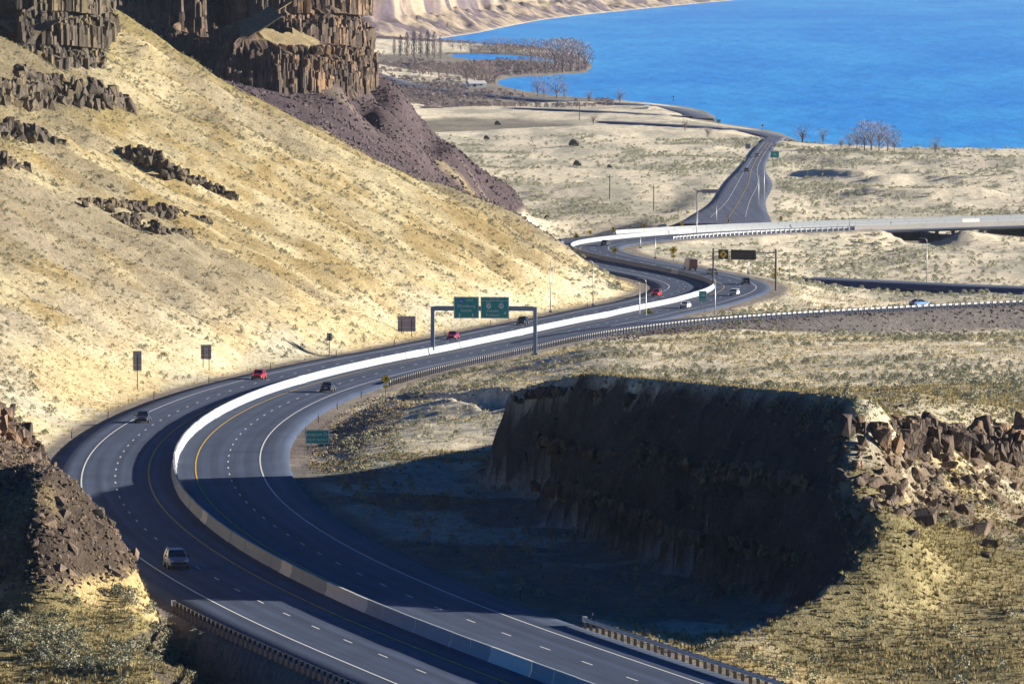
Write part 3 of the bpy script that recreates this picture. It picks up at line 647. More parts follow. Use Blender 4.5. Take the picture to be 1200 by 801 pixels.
# ------------------------------------------------------------------ basalt cliffs
def cliff(name, P, Zb, Zt, mat, cs, seed, label, back=14.0, lean=.10, grass=(.42, .33, .16), step=None, deep=3.0, cap=True, bed=.55, rag=.10, taper=False, capslope=.12):
    """wall of broken columns along P (left to right, rock faces the right-hand side); cs = column size in metres"""
    r = np.random.default_rng(seed); step = step or cs * .09
    Q = resample(np.c_[P, Zb, Zt], step); n = len(Q); T, N = tan_right(gsm(Q[:, :2], max(3, 2.2 * cs / step)))
    u = np.arange(n) * step; L = u[-1]
    nv = 72; v = np.linspace(0, 1, nv)
    edges = [0.0]
    while edges[-1] < L + cs: edges.append(edges[-1] + cs * r.uniform(.55, 1.5))
    edges = np.array(edges); ci = np.searchsorted(edges, u, 'right') - 1; fr = (u - edges[ci]) / (edges[ci + 1] - edges[ci]); nc_ = len(edges)
    dep = r.normal(0, .42, nc_) * cs; ragged = r.normal(0, rag, nc_)
    grp = np.repeat(r.normal(0, .07, nc_ // 4 + 1), 4)[:nc_]
    top = Q[:, 3] + (ragged[ci] + grp[ci]) * (Q[:, 3] - Q[:, 2])
    facet = np.minimum(1, 3.2 * (1 - abs(2 * fr - 1))) * cs * .40 + dep[ci] + (fbm(u / (cs * 9), u * 0, 3, seed) - .5) * cs * 3.0
    if taper: top = Q[:, 2] + (top - Q[:, 2]) * np.clip(np.minimum(u, L - u) / (.3 * L), .12, 1) ** .7 * (.55 + .9 * fbm(u / (cs * 5), u * 0 + 5, 3, seed + 2))
    H = np.maximum(.3, top - Q[:, 2]); top = Q[:, 2] + H
    off = np.repeat(facet[:, None], nv, 1)
    for b in range(7):                                               # cross joints: a column steps back above each
        hb = r.uniform(.12, .95, nc_); st = r.uniform(-.12, .55, nc_) * cs * (r.random(nc_) < .6)
        off -= st[ci][:, None] * (v[None] > hb[ci][:, None])
    zrel = v[None] * H[:, None]; bw = fbm(u / (cs * 14), u * 0 + 2, 2, seed + 7)[:, None] * 3.0 * cs
    for hb in np.arange(r.uniform(1.5, 3) * cs, 60, 4.6 * cs * r.uniform(.8, 1.2)):         # bedding planes: each flow sets back from the one below
        off -= sstep(zrel + bw, hb, hb + .5 * cs) * cs * bed
    off += (_hash(np.floor(u[:, None] / (cs * .45)) + 0 * v[None], np.floor(v[None] * H[:, None] / (cs * .55)) + np.floor(u[:, None] / (cs * .45)) * 7, seed + 15) - .5) * cs * .26
    off += (_hash(np.floor(u[:, None] / (cs * .5)) + 0 * v[None], np.floor(v[None] * H[:, None] / (cs * .8)), seed + 5) - .5) * cs * .2
    off += (vnoise(u[:, None] / (cs * .6) + 0 * v[None], v[None] * H[:, None] / (cs * .9), seed + 3) - .5) * cs * .16
    off -= lean * H[:, None] * v[None]
    foot = (v[None] < .14) * (.14 - v[None]) / .14; off += foot * cs * .5 * r.uniform(.3, 1.5, nc_)[ci][:, None]
    zz = Q[:, 2][:, None] - deep + (H[:, None] + deep) * v[None]
    X = Q[:, 0][:, None] + N[:, 0][:, None] * off; Y = Q[:, 1][:, None] + N[:, 1][:, None] * off
    Xc, Yc, Zc = [X], [Y], [zz]
    zt_ = gsm(top[:, None], 6)[:, 0]; endf = np.clip(np.minimum(u, L - u) / (back * .8), .12, 1)
    for k, dst in enumerate((.9 * cs, 2.4 * cs, .45 * back, back) if cap else (.9 * cs, 1.8 * cs)):
        o = (off[:, -1] if k == 0 else gsm(off[:, -1:], 2.0 * cs / step)[:, 0]) - dst * endf; jit = (fbm(u / 3, u * 0 + k, 2, seed + 9) - .4) * .8
        qx = Q[:, 0] + N[:, 0] * o; qy = Q[:, 1] + N[:, 1] * o; zc_ = (zt_ if k == 0 else gsm(zt_[:, None], 2.0 * cs / step)[:, 0]) + capslope * dst * endf + jit
        if k >= 2 and capslope < .3: zc_ = np.minimum(zc_, np.maximum(ground(qx, qy) + (.6 if k == 2 else -.6), zt_ - H * (.35 if k == 2 else 1.2)))
        Xc.append(qx[:, None]); Yc.append(qy[:, None]); Zc.append(zc_[:, None])
    X = np.hstack(Xc); Y = np.hstack(Yc); Z = np.hstack(Zc); m = X.shape[1]
    F = grid_faces(n, m)[:, ::-1]; fm = np.zeros((n - 1, m - 1), int); fm[:, nv + 1:] = 1 if cap else 0
    me = mesh_np(name, np.stack([X.ravel(), Y.ravel(), Z.ravel()], -1), F, [mat, M['terrain']], fmat=fm.ravel())
    ca = me.attributes.new('albedo', 'FLOAT_COLOR', 'POINT'); ca.data.foreach_set('color', np.tile(np.array([*grass, 1], np.float32), n * m))
    return struct(link(name, me), label)
def columns(parent, P, Zb, Zt, r0, r1, mat, seed, rows=3, shift=0.0, smin=.35):
    """jointed basalt columns standing against a cliff: 5- to 7-sided prisms in stacked, slightly shifted drums"""
    r = random.Random(seed); Q = resample(np.c_[P, Zb, Zt], .5); T, N = tan_right(gsm(Q[:, :2], 6)); n = len(Q); V, F = [], []
    rg = fbm(np.arange(n) * .5 / 9, np.zeros(n), 3, seed + 1); rg2 = fbm(np.arange(n) * .5 / 2.2, np.zeros(n), 2, seed + 4)
    for row in range(rows):
        u = 0.0
        while u < n - 1:
            i = int(u); rad = r.uniform(r0, r1); frac = (1.0, .78, .5, .28)[row] * (.55 + .9 * rg[i]) * (.8 + .4 * rg2[i]) * r.uniform(.8, 1.1)
            H = Q[i, 3] - Q[i, 2]; top = Q[i, 2] + H * min(1.06, max(.06, frac)); o = shift + rad * 1.15 * row + r.gauss(0, rad * .35) + (rg[i] - .5) * 2.6 * r1 + (rg2[i] - .5) * 1.6 * r1
            cx, cy = Q[i, 0] + N[i, 0] * o, Q[i, 1] + N[i, 1] * o; z = Q[i, 2] - 2.0; a0 = r.uniform(0, 6.28); m = r.choice((5, 6, 6, 7)); k = 1.0
            while z < top - .2:
                h = min(top - z, r.uniform(.8, 4.2) * r1); b = len(V); sx, sy = r.gauss(0, .16 * rad), r.gauss(0, .16 * rad); tx, ty = r.gauss(0, .28), r.gauss(0, .28); jv = [r.uniform(.72, 1.18) for _ in range(m)]
                for zz_, kk in ((z, k), (z + h, k * r.uniform(.9, 1.0))):
                    for j in range(m):
                        q = a0 + 2 * math.pi * j / m; dx, dy = math.cos(q) * rad * kk * jv[j] * r.uniform(.9, 1.1) + sx, math.sin(q) * rad * kk * jv[j] * r.uniform(.9, 1.1) + sy
                        V.append((cx + dx, cy + dy, zz_ + (tx * dx + ty * dy if zz_ > z else 0)))
                F += [(b + j, b + (j + 1) % m, b + m + (j + 1) % m, b + m + j) for j in range(m)] + [tuple(range(b + m, b + 2 * m))]
                z += h * .98; k *= r.uniform(.84, 1.0); cx -= N[i, 0] * r.uniform(0, .16) * rad; cy -= N[i, 1] * r.uniform(0, .16) * rad
                if r.random() < .09: break
            u += rad * r.uniform(1.2, 1.9) / .5
    me = bpy.data.meshes.new('columns'); me.from_pydata(V, [], F); me.materials.append(mat); me.update()
    return stuff(link('columns', me, parent))
def cliff_px(name, pts, mat, cs, seed, label, **kw):
    B = np.array([pt(a, b, D) for a, b, D, t in pts]); Zt = np.array([B[i, 2] + (p[1] - p[3]) / F_PX * p[2] for i, p in enumerate(pts)])
    col = kw.pop('col', None); o = cliff(name, B[:, :2], B[:, 2], Zt, mat, cs, seed, label, **kw)
    if col: columns(o, B[:, :2], B[:, 2], Zt, col[0], col[1], mat, seed + 100, shift=col[2])
    return o
def ledge_px(name, pts, mat, cs, seed, label, **kw):
    B = np.array(survey([(a, b) for a, b, t in pts])); Zt = np.array([B[i, 2] + (p[1] - p[2]) / F_PX * B[i, 1] for i, p in enumerate(pts)])
    return cliff(name, B[:, :2], B[:, 2], Zt, mat, cs, seed, label, taper=True, rag=.2, **kw)
def hull_rock(r, sx, sy, sz, n=13):
    bm = bmesh.new()
    for _ in range(n):
        v = Vector((r.uniform(-1, 1), r.uniform(-1, 1), r.uniform(-1, 1))); m = max(abs(v.x), abs(v.y), abs(v.z)); v *= r.uniform(.72, 1.0) / m
        bm.verts.new((v.x * sx / 2, v.y * sy / 2, v.z * sz / 2))
    h = bmesh.ops.convex_hull(bm, input=bm.verts)
    for e in set(h['geom_interior'] + h['geom_unused']):
        if isinstance(e, bmesh.types.BMVert) and e.is_valid: bm.verts.remove(e)
    bm.verts.index_update(); V = np.array([v.co[:] for v in bm.verts]); Fc = [[v.index for v in f.verts] for f in bm.faces]; bm.free(); return V, Fc
def outcrop(name, pts, n, s0, s1, mat, seed, label, tall=1.5, D=None):
    """broken outcrop: angular blocks wedged together along a line of ground points (px, py, height in px)"""
    r = random.Random(seed); B = survey([(a, b) for a, b, h in pts]) if D is None else [pt(a, b, D[i]) for i, (a, b, h) in enumerate(pts)]
    B = np.array(B); H = np.array([h for a, b, h in pts]) / F_PX * B[:, 1]; L = np.r_[0, np.cumsum(np.linalg.norm(np.diff(B, axis=0), axis=1))]
    VV, FF, k = [], [], 0; hb = fbm(np.linspace(0, 6, 60), np.zeros(60), 3, seed)
    for q in range(n):
        t = r.random(); u = t * L[-1]; b = np.array([np.interp(u, L, B[:, c]) for c in range(3)]); h = np.interp(u, L, H) * (.35 + 1.25 * hb[int(t * 59)])
        s = r.uniform(s0, s1) ** 1.0 * (1.15 - .4 * r.random()); zf = r.random() ** .8
        V, Fc = hull_rock(r, s * r.uniform(.7, 1.1), s * r.uniform(.7, 1.2), s * r.uniform(.9, tall), 14)
        a = r.gauss(0, .5); V = V @ np.array([[math.cos(a), math.sin(a), 0], [-math.sin(a), math.cos(a), 0], [0, 0, 1]])
        back = zf * h * .55; c = b + np.array([-back * .75 + r.gauss(0, s * .25), back * .5 + r.gauss(0, s * .6), zf * h - s * .15])
        VV.append(V + c); FF += [[i + k for i in f] for f in Fc]; k += len(V)
    me = bpy.data.meshes.new(name); me.from_pydata(np.vstack(VV).tolist(), [], FF); me.materials.append(mat); me.update()
    return struct(link(name, me), label)
outcrop('rock_ledge', [(-70,122,30),(0,124,34),(50,126,40),(85,124,44),(118,126,38),(150,128,18)], 620, .9, 2.7, M['basalt_grey'], 2, 'broken basalt ledge below the corner buttress', 1.5)
outcrop('rock_ledge', [(140,178,8),(162,190,22),(185,202,26),(210,212,20),(232,216,6)], 210, .7, 2.1, M['basalt_grey'], 3, 'dark outcrop below the right end of the ledge', 1.25)
outcrop('rock_ledge', [(236,216,8),(252,226,14),(280,236,5)], 45, .6, 1.8, M['basalt_grey'], 33, 'small dark outcrop right of the larger one')
outcrop('rock_ledge', [(98,238,5),(135,242,10),(170,248,13),(205,254,13),(248,262,6)], 230, .5, 1.7, M['basalt_grey'], 4, 'upper step of the double outcrop in the middle of the slope', 1.1)
outcrop('rock_ledge', [(138,258,6),(165,268,14),(190,276,16),(225,278,6)], 150, .5, 1.7, M['basalt_grey'], 5, 'lower step of the double outcrop in the middle of the slope', 1.1)
outcrop('rock_ledge', [(-30,158,20),(10,164,24),(40,164,18),(74,170,8)], 120, .8, 2.4, M['basalt_grey'], 6, 'dark outcrop at the left edge under the ledge')
outcrop('rock_ledge', [(-30,196,18),(5,198,18),(36,202,8)], 70, .7, 2.0, M['basalt_grey'], 7, 'lowest dark outcrop at the left edge of the slope')
outcrop('rock_crag', [(-80,552,70),(-30,556,82),(10,560,84),(35,562,74),(58,566,42)], 760, .5, 1.7, M['basalt'], 12, 'brown rock crag at the left edge above the bend', 1.7, D=[520, 512, 508, 510, 516])
outcrop('rim_rock', [(990,512,16),(1030,524,22),(1080,530,22),(1140,536,24),(1200,542,24),(1300,552,20)], 260, .5, 1.7, M['basalt'], 14, 'tumbled blocks under the sunlit rim of the mesa', 1.6)
def tiered(pts, nt_, rise, setback, mat, cs, seed, label, col, **kw):
    """a basalt wall in flows: every tier stands back from the one below, with a rubble-strewn shelf between"""
    for k in range(nt_):
        m_ = pts[len(pts) // 2][2] / F_PX; sb = .34 * rise * m_ / .6 + setback
        q = [(a, b - rise * k, D + sb * k, b - rise * (k + 1) + (.34 * rise if (k < nt_ - 1 or nt_ == 1) else -30)) for a, b, D in pts]
        cliff_px('cliff', q, mat, cs, seed + k, ('lowest tier', 'second tier', 'third tier', 'top tier')[k] + ' of ' + label, back=sb + 2.5, deep=2.0, col=col, grass=(.25, .20, .115), lean=.12, rag=.12, capslope=.6)
        if k: outcrop('rock_ledge', [(a, b + 1.5, h_) for (a, b, D, t), h_ in zip(q, [4, 7, 5, 8, 6, 4, 7, 5, 6, 4, 5, 6])], 26 * len(q), .5, 2.2, mat, seed + 40 + k, 'fallen blocks on the shelf under the ' + ('', 'second', 'third', 'top')[k] + ' tier of ' + label, 1.5, D=[D - 1.5 for a, b, D, t in q])
tiered([(-95,66,1242),(28,80,1186),(70,82,1200),(108,86,1219),(126,72,1268)], 3, 40, 1.0, M['basalt_grey'], 1.4, 90, 'the weathered buttress at the upper left corner', (.25, .95, -.2))
tiered([(250,66,1418),(268,94,1384),(330,102,1388),(375,104,1400),(398,106,1410),(414,102,1446),(426,94,1520),(432,88,1585)], 1, 56, 1.5, M['basalt'], 1.6, 8, 'the lower cliff above the scree', (.3, 1.0, -.4))
tiered([(100,34,1436),(150,46,1431),(200,60,1418),(228,74,1418),(236,76,1476),(286,70,1476),(290,52,1428),(340,46,1434),(388,46,1448),(406,48,1492),(417,50,1560),(424,48,1630)], 2, 40, 1.5, M['basalt'], 1.9, 60, 'the high rust-streaked cliff with the dark recess', (.35, 1.25, -.4))
outcrop('rock_ledge', [(275,66,6),(330,60,8),(372,60,7),(396,62,8),(412,62,6),(422,60,5)], 190, .5, 2.2, M['basalt'], 15, 'broken blocks on the sloping shelf of the lower cliff', 1.5, D=[1390, 1393, 1405, 1416, 1450, 1520])
cliff_px('rim_rock', [(986,516,481,491),(1010,522,481,492),(1050,528,487,495),(1110,532,498,498),(1200,538,513,503),(1340,550,533,509)], M['basalt'], .7, 11, 'sunlit broken rim rock along the right side of the mesa', cap=False, lean=.3, rag=.25)
outcrop('rim_rock', [(990,505,12),(1030,512,16),(1080,516,18),(1140,520,20),(1200,526,20),(1320,538,16)], 420, .35, 1.3, M['basalt'], 16, 'jumbled blocks along the sunlit rim itself', 1.5)
outcrop('rim_rock', [(606,470,7),(640,461,6),(700,463,6),(760,468,7),(820,474,6),(880,480,7),(940,487,6),(985,494,8)], 330, .3, 1.3, M['basalt_grey'], 17, 'jagged dark rocks along the shaded top edge of the mesa', 1.3, D=[625, 616, 593, 570, 547, 526, 503, 486])

outcrop('rock_rib', [(625,520,16),(700,535,18),(780,552,20),(860,566,20),(950,575,22)], 240, .3, 1.3, M['basalt_grey'], 18, 'upper rib of dark rock in the shaded face of the mesa', 1.2)
outcrop('rock_rib', [(640,575,14),(720,600,18),(800,628,18),(880,650,18),(960,660,16)], 220, .3, 1.2, M['basalt_grey'], 19, 'lower rib of dark rock in the shaded face of the mesa', 1.2)
# ------------------------------------------------------------------ scatter: loose stones, sagebrush, tufts (uncountable)
def scatter(name, tmpl_me, pts, sc, label, flat=1.0, tilt=.0):
    me = bpy.data.meshes.new(name); n = len(pts); me.vertices.add(n); me.vertices.foreach_set('co', np.ascontiguousarray(pts, np.float32).ravel())
    a = me.attributes.new('size', 'FLOAT', 'POINT'); a.data.foreach_set('value', np.ascontiguousarray(sc, np.float32))
    a = me.attributes.new('turn', 'FLOAT_VECTOR', 'POINT'); tv = np.c_[rng.normal(0, tilt, n), rng.normal(0, tilt, n), rng.uniform(0, 6.28, n)]
    a.data.foreach_set('vector', np.ascontiguousarray(tv, np.float32).ravel())
    o = link(name, me); src = bpy.data.objects.new(name + '_piece', tmpl_me)
    g = bpy.data.node_groups.new(name, 'GeometryNodeTree'); g.interface.new_socket('Geometry', in_out='INPUT', socket_type='NodeSocketGeometry'); g.interface.new_socket('Geometry', in_out='OUTPUT', socket_type='NodeSocketGeometry')
    gi = g.nodes.new('NodeGroupInput'); go = g.nodes.new('NodeGroupOutput'); oi = g.nodes.new('GeometryNodeObjectInfo'); oi.inputs['Object'].default_value = src; oi.inputs['As Instance'].default_value = True
    ip = g.nodes.new('GeometryNodeInstanceOnPoints'); mp = g.nodes.new('GeometryNodeMeshToPoints')
    s = g.nodes.new('GeometryNodeInputNamedAttribute'); s.data_type = 'FLOAT'; s.inputs[0].default_value = 'size'
    t = g.nodes.new('GeometryNodeInputNamedAttribute'); t.data_type = 'FLOAT_VECTOR'; t.inputs[0].default_value = 'turn'
    g.links.new(gi.outputs[0], mp.inputs['Mesh']); g.links.new(mp.outputs[0], ip.inputs['Points']); g.links.new(oi.outputs['Geometry'], ip.inputs['Instance'])
    g.links.new(s.outputs[0], ip.inputs['Scale']); g.links.new(t.outputs[0], ip.inputs['Rotation']); g.links.new(ip.outputs[0], go.inputs[0])
    m = o.modifiers.new('scatter', 'NODES'); m.node_group = g
    return stuff(o, label)
def clump_mesh(name, mat, n, seed, leaf=.22, h=.75, core=True):
    r = np.random.default_rng(seed); V = []; F = []
    for k in range(n):
        th = r.uniform(0, 6.28); ph = r.uniform(.05, 1.5); rad = r.uniform(.62, 1.0)
        c = np.array([math.cos(th) * math.cos(ph) * .55, math.sin(th) * math.cos(ph) * .55, .08 + math.sin(ph) * h]) * rad
        a = r.normal(0, 1, 3); a /= np.linalg.norm(a); b = r.normal(0, 1, 3); b -= a * (a @ b); b /= np.linalg.norm(b); s = leaf * r.uniform(.6, 1.3)
        i = len(V); V += [c - a * s * .6, c + a * s * .6, c + b * s]; F.append((i, i + 1, i + 2))
    me = bpy.data.meshes.new(name); me.from_pydata([tuple(v) for v in V], [], F); me.materials.append(mat); me.update(); return me
def tuft_mesh(name, mat, n, seed, spread=.28, h=.5):
    r = np.random.default_rng(seed); V = []; F = []
    for k in range(n):
        th = r.uniform(0, 6.28); d = r.uniform(0, .18); b = np.array([math.cos(th) * d, math.sin(th) * d, 0]); o = np.array([math.cos(th), math.sin(th), 0]) * r.uniform(.05, spread)
        w = np.array([-math.sin(th), math.cos(th), 0]) * .05; hh = h * r.uniform(.6, 1.15)
        i = len(V); V += [b - w, b + w, b + o + np.array([0, 0, hh])]; F.append((i, i + 1, i + 2))
    me = bpy.data.meshes.new(name); me.from_pydata([tuple(v) for v in V], [], F); me.materials.append(mat); me.update(); return me
def stone_mesh(name, mat, seed, sub=1):
    V, Fc = hull_rock(random.Random(seed), 1.2, 1.0, .85, 16 if sub == 1 else 26); me = bpy.data.meshes.new(name); me.from_pydata(V.tolist(), [], Fc); me.materials.append(mat); me.update(); return me
def sample(n, D0, D1, pw=1.0, px0=-40, px1=1240):
    u = rng.random(n); D = (D0 ** (pw + 1) + u * (D1 ** (pw + 1) - D0 ** (pw + 1))) ** (1 / (pw + 1))
    return (rng.uniform(px0, px1, n) - 600) / F_PX * D, D
def masks(x, y):
    z, i, lat, dist, hill, over, j, rl, rd = ground(x, y, info=True)
    free = (over > .5) & ~((rd < 5.6) & (j > 4)) & (z > .5)
    jn = np.full(x.shape, 1e9)
    q = (y > 1600) & (y < 2500)
    if q.any():
        k = np.argmin((x[q][:, None] - JM[None, :, 0]) ** 2 + (y[q][:, None] - JM[None, :, 1]) ** 2, 1)
        half = np.linalg.norm(JR - JL, axis=1)[k] / 2; jn[q] = np.hypot(x[q] - JM[k, 0], y[q] - JM[k, 1]) - half
    free &= jn > 1.0
    tal = (y > 1335) & (y < 1720) & (x < x_center(y) - 10) & (z > 15)
    spr = (y < 575) & (x < x_center(y) - 14) & (z > 39.8)
    return z, free, hill, tal, spr, lat, over, rl, rd
sage_a = clump_mesh('sagebrush', M['sage_near'], 120, 1, .12); sage_b = clump_mesh('sagebrush', M['sage'], 90, 2, .15, .6); weed = clump_mesh('shrub', M['weed'], 110, 3, .12, .8)
tuft_a = tuft_mesh('tuft', M['grass_near'], 16, 4, .4, .55); tuft_b = tuft_mesh('tuft', M['grass'], 9, 5, .4, .35)
def put(name, tm, n, D0, D1, pw, keep, s0, s1, label, sink=.05, px0=-40, px1=1240, tilt=.08):
    x, y = sample(n, D0, D1, pw, px0, px1); z, free, hill, tal, spr, lat, over, rl, rd = masks(x, y)
    p = keep(x, y, z, hill, tal, spr, lat, over, rl, rd) * free
    k = rng.random(n) < p
    s = rng.uniform(s0, s1, k.sum()) ** 1.0
    return scatter(name, tm, np.c_[x[k], y[k], z[k] - sink * s], s, label, tilt=tilt)
cl = lambda x, y, a, b, s, lo, hi: sstep(fbm(x / a, y / b, 3, s), lo, hi)
put('sagebrush', sage_a, 26000, 385, 1150, 1, lambda x, y, z, h, t, s, la, ov, rl, rd: (1 - h) * cl(x, y, 14, 30, 101, .46, .66) * (ov > 3) * ~s * np.where((y < 470) & (la > 20), .12, .42) * np.where((y > 440) & (y < 640) & (la > 16) & (z - zroad(y) > 1.8) & (x < np.interp(y, [440, 482, 520, 560, 600, 650], [26, 26, 21, 15, 7, 0])), .06, 1), .4, 1.25, 'grey-green sagebrush across the near plain and mesa top')
put('sagebrush', sage_b, 52000, 1150, 2450, 1, lambda x, y, z, h, t, s, la, ov, rl, rd: (1 - h) * (.10 + .7 * cl(x, y, 25, 70, 103, .46, .64)) * (ov > 4) * ~((rl > 2) & (rd < 15)), .6, 1.7, 'grey-green sagebrush across the plain by the lake')
put('sagebrush', sage_a, 30000, 640, 1340, 1, lambda x, y, z, h, t, s, la, ov, rl, rd: h * (.09 + .55 * cl(x, y, 40, 10, 107, .52, .7)) * (ov > 4), .3, 1.0, 'grey-green brush dotted over the long hillside', px1=760)
put('shrub', weed, 26000, 385, 1900, 1, lambda x, y, z, h, t, s, la, ov, rl, rd: (.05 + cl(x, y, 30, 30, 109, .48, .66)) * (ov > 4) * .3 * ~t, .25, .8, 'dark low shrubs among the grass')
put('grass_tufts', tuft_a, 110000, 380, 660, 1, lambda x, y, z, h, t, s, la, ov, rl, rd: (.35 + .65 * cl(x, y, 6, 12, 111, .35, .6)) * (ov > .8) * np.where(s, .12, 1) * np.where((la > 13) & (y > 440) & (y < 650) & (x < np.interp(y, [440, 482, 520, 560, 600, 650], [26, 26, 21, 15, 7, 0])), .03, 1), .25, .75, 'dry yellow grass tufts on the near slopes')
put('grass_tufts', tuft_b, 90000, 640, 1350, 1, lambda x, y, z, h, t, s, la, ov, rl, rd: (.3 + .7 * cl(x, y, 12, 20, 113, .4, .6)) * (ov > 1.2) * ~((rl > 2) & (rd < 15)), .45, 1.2, 'dry pale grass tufts on the hillside and verges')
put('sagebrush', sage_a, 2600, 385, 446, 1, lambda x, y, z, h, t, s, la, ov, rl, rd: (x < x_center(y) - 14) * ~s * cl(x, y, 5, 8, 141, .46, .6) * .5, .4, 1.1, 'sagebrush on the grassy hump at the lower left', px1=330)
brush = clump_mesh('brush', M['brush'], 90, 8, .15, .8)
put('brush', brush, 9000, 2900, 4700, 1, lambda x, y, z, h, t, s, la, ov, rl, rd: cl(x, y, 60, 160, 151, .42, .6) * (1 - h), 1.2, 3.4, 'bare lavender brush on the marshy ground by the lake', px0=400, px1=720)
put('shrub', weed, 13000, 640, 1345, 1, lambda x, y, z, h, t, s, la, ov, rl, rd: h * (.12 + .5 * cl(x, y, 30, 12, 153, .45, .65)) * (ov > 3), .2, .7, 'small dark bushes speckling the long hillside', px1=760)
st_a, st_b = stone_mesh('stone', M['scree'], 1), stone_mesh('stone', M['stone'], 2)
put('scree', st_a, 34000, 1335, 1720, 1, lambda x, y, z, h, t, s, la, ov, rl, rd: t * cl(x, y, 60, 5, 121, .3, .5), .3, .95, 'dark purple scree stones on the far slope', px1=650, tilt=.6)
put('scree', st_b, 26000, 425, 590, 1, lambda x, y, z, h, t, s, la, ov, rl, rd: s * .9, .08, .42, 'brown loose stones on the spur at the left', px1=260, tilt=.6)
put('scree', st_b, 1500, 436, 580, 1, lambda x, y, z, h, t, s, la, ov, rl, rd: s * .8, .5, 1.6, 'brown blocks half buried in the spur at the left', px1=260, tilt=.6, sink=.28)
put('gravel', st_b, 9000, 640, 830, 1, lambda x, y, z, h, t, s, la, ov, rl, rd: (la > 13) * (la < 26) * .8 + 0 * z, .12, .35, 'brown gravel beside the inside of the bend', px0=330, px1=640, tilt=.6)
put('gravel', st_a, 9000, 1050, 1240, 1, lambda x, y, z, h, t, s, la, ov, rl, rd: (rl > 4) * (rd < 15) * 1.0, .2, .7, 'dark rock fill on the ramp embankment', px0=680, tilt=.6)
put('scree', st_b, 5000, 425, 560, 1, lambda x, y, z, h, t, s, la, ov, rl, rd: (la > 22) * (x > np.interp(y, CREST[:, 1], CREST[:, 0])) * cl(x, y, 8, 8, 131, .5, .62) * .5, .12, .5, 'loose stones on the mesa slope', px0=560, tilt=.6)
# boulders one can pick out below the sunlit rim, part of the ground
bmesh_ = [stone_mesh('boulder', M['stone'], 50 + k, 2) for k in range(5)]
bp_ = []
for k in range(285):
    a = rng.uniform(0, 1); px = 985 + 185 * a + rng.normal(0, 8); lo = 520 + 25 * a; hi = 612 - 20 * a
    bp_.append((px, lo + (hi - lo) * rng.random() ** .8, float(np.clip(rng.lognormal(-.75, .5), .22, 1.7))))
bp_ += [(1078,611,1.9),(1146,627,1.8),(1160,640,1.1),(1070,628,.9),(1105,610,1.0),(1198,617,1.4),(1157,652,.8),(1130,600,1.2),(1090,596,1.4),(1060,600,1.2),(1115,617,1.0),(1155,612,.8)]
for (px, py, s), p in zip(bp_, survey([(a, b) for a, b, c in bp_], 400, 620, 500)):
    o = link('boulder', bmesh_[int(rng.integers(5))], TERRAIN, p + np.array([0, 0, s * .18])); o.scale = (s * rng.uniform(.8, 1.25), s, s * rng.uniform(.7, 1.1)); o.rotation_euler = tuple(rng.uniform(-.6, .6, 2)) + (rng.uniform(0, 6.28),)

# ------------------------------------------------------------------ barriers, bridge and guardrails
def barrier(root, i0, i1, off, seglen, pick=None, prof=((-.32, 0), (-.30, .12), (-.13, .45), (-.10, 1.07), (.10, 1.07), (.13, .45), (.30, .12), (.32, 0))):
    s = i0 * 2.0; k = 0
    while s + seglen < i1 * 2.0:
        base, bz, _ = at_arc(s + seglen / 2, off); V = []; ts = np.linspace(.03, seglen - .03, 4)
        jit = (rng.normal(0, .02), rng.normal(0, .008))
        for t in ts:
            p, z, T = at_arc(s + t, off); N = np.array([T[1], -T[0]])
            for a, h in prof: V.append((p[0] + N[0] * (a + jit[0]) - base[0], p[1] + N[1] * (a + jit[0]) - base[1], z + h + jit[1] - bz - (.05 if h == 0 else 0)))
        m = len(prof); F = [(i * m + j, i * m + j + 1, (i + 1) * m + j + 1, (i + 1) * m + j) for i in range(3) for j in range(m - 1)] + [tuple(range(m)), tuple(range(3 * m, 4 * m))[::-1]]
        me = bpy.data.meshes.new('barrier_segment'); me.from_pydata(V, [], F); me.materials.append(pick(k) if pick else M['concrete']); me.update()
        link('barrier_segment', me, root, (base[0], base[1], bz)); s += seglen; k += 1
mb = thing('median_barrier', (0, 0, 0), 'pale concrete median barrier running the whole length of the highway', 'barrier')
barrier(mb, 2, NC - 14, 0.0, 6.1, lambda k: M['concrete_new'] if k in (13, 14, 23, 24, 28) or k % 17 == 5 else M['concrete'])
eb = thing('edge_barrier', (0, 0, 0), 'white concrete barrier along the far edge of the highway by the junction', 'barrier')
barrier(eb, 634, NC - 14, -12.7, 6.1)
i_p = 668
br = thing('bridge', (*C[(BR0 + BR1) // 2], CZ[BR0] - 5), 'concrete bridge carrying the highway over a dark underpass', 'bridge')
org = np.array(br.location)
def local(o): o.location = tuple(np.array(o.location) - org); return o
def slab(i0, i1, o0, o1, zt, zb, mat, name, parent):
    V = []; 
    for i in range(i0, i1 + 1):
        for o, h in ((o0, zb), (o0, zt), (o1, zt), (o1, zb)):
            q = C[i] + CN[i] * o; V.append((q[0] - org[0], q[1] - org[1], CZ[i] + h - org[2]))
    n = i1 - i0 + 1; F = [(i * 4 + j, i * 4 + (j + 1) % 4, (i + 1) * 4 + (j + 1) % 4, (i + 1) * 4 + j) for i in range(n - 1) for j in range(4)] + [(0, 1, 2, 3), tuple(range((n - 1) * 4, n * 4))[::-1]]
    me = bpy.data.meshes.new(name); me.from_pydata(V, [], F); me.materials.append(mat); me.update(); return link(name, me, parent)
slab(BR0 - 4, BR1 + 4, -13.6, 13.3, -.06, -.5, M['concrete_mid'], 'deck', br)
for o in (-11, -6, 0, 6, 11.6): slab(BR0 - 3, BR1 + 3, o - .35, o + .35, -.5, -1.5, M['concrete_mid'], 'girder', br)
slab(BR0 - 4, BR0 - 2, -13, 12.6, -1.5, -7, M['concrete_dark'], 'abutment', br); slab(BR1 + 2, BR1 + 4, -13, 12.6, -1.5, -7, M['concrete_dark'], 'abutment', br)
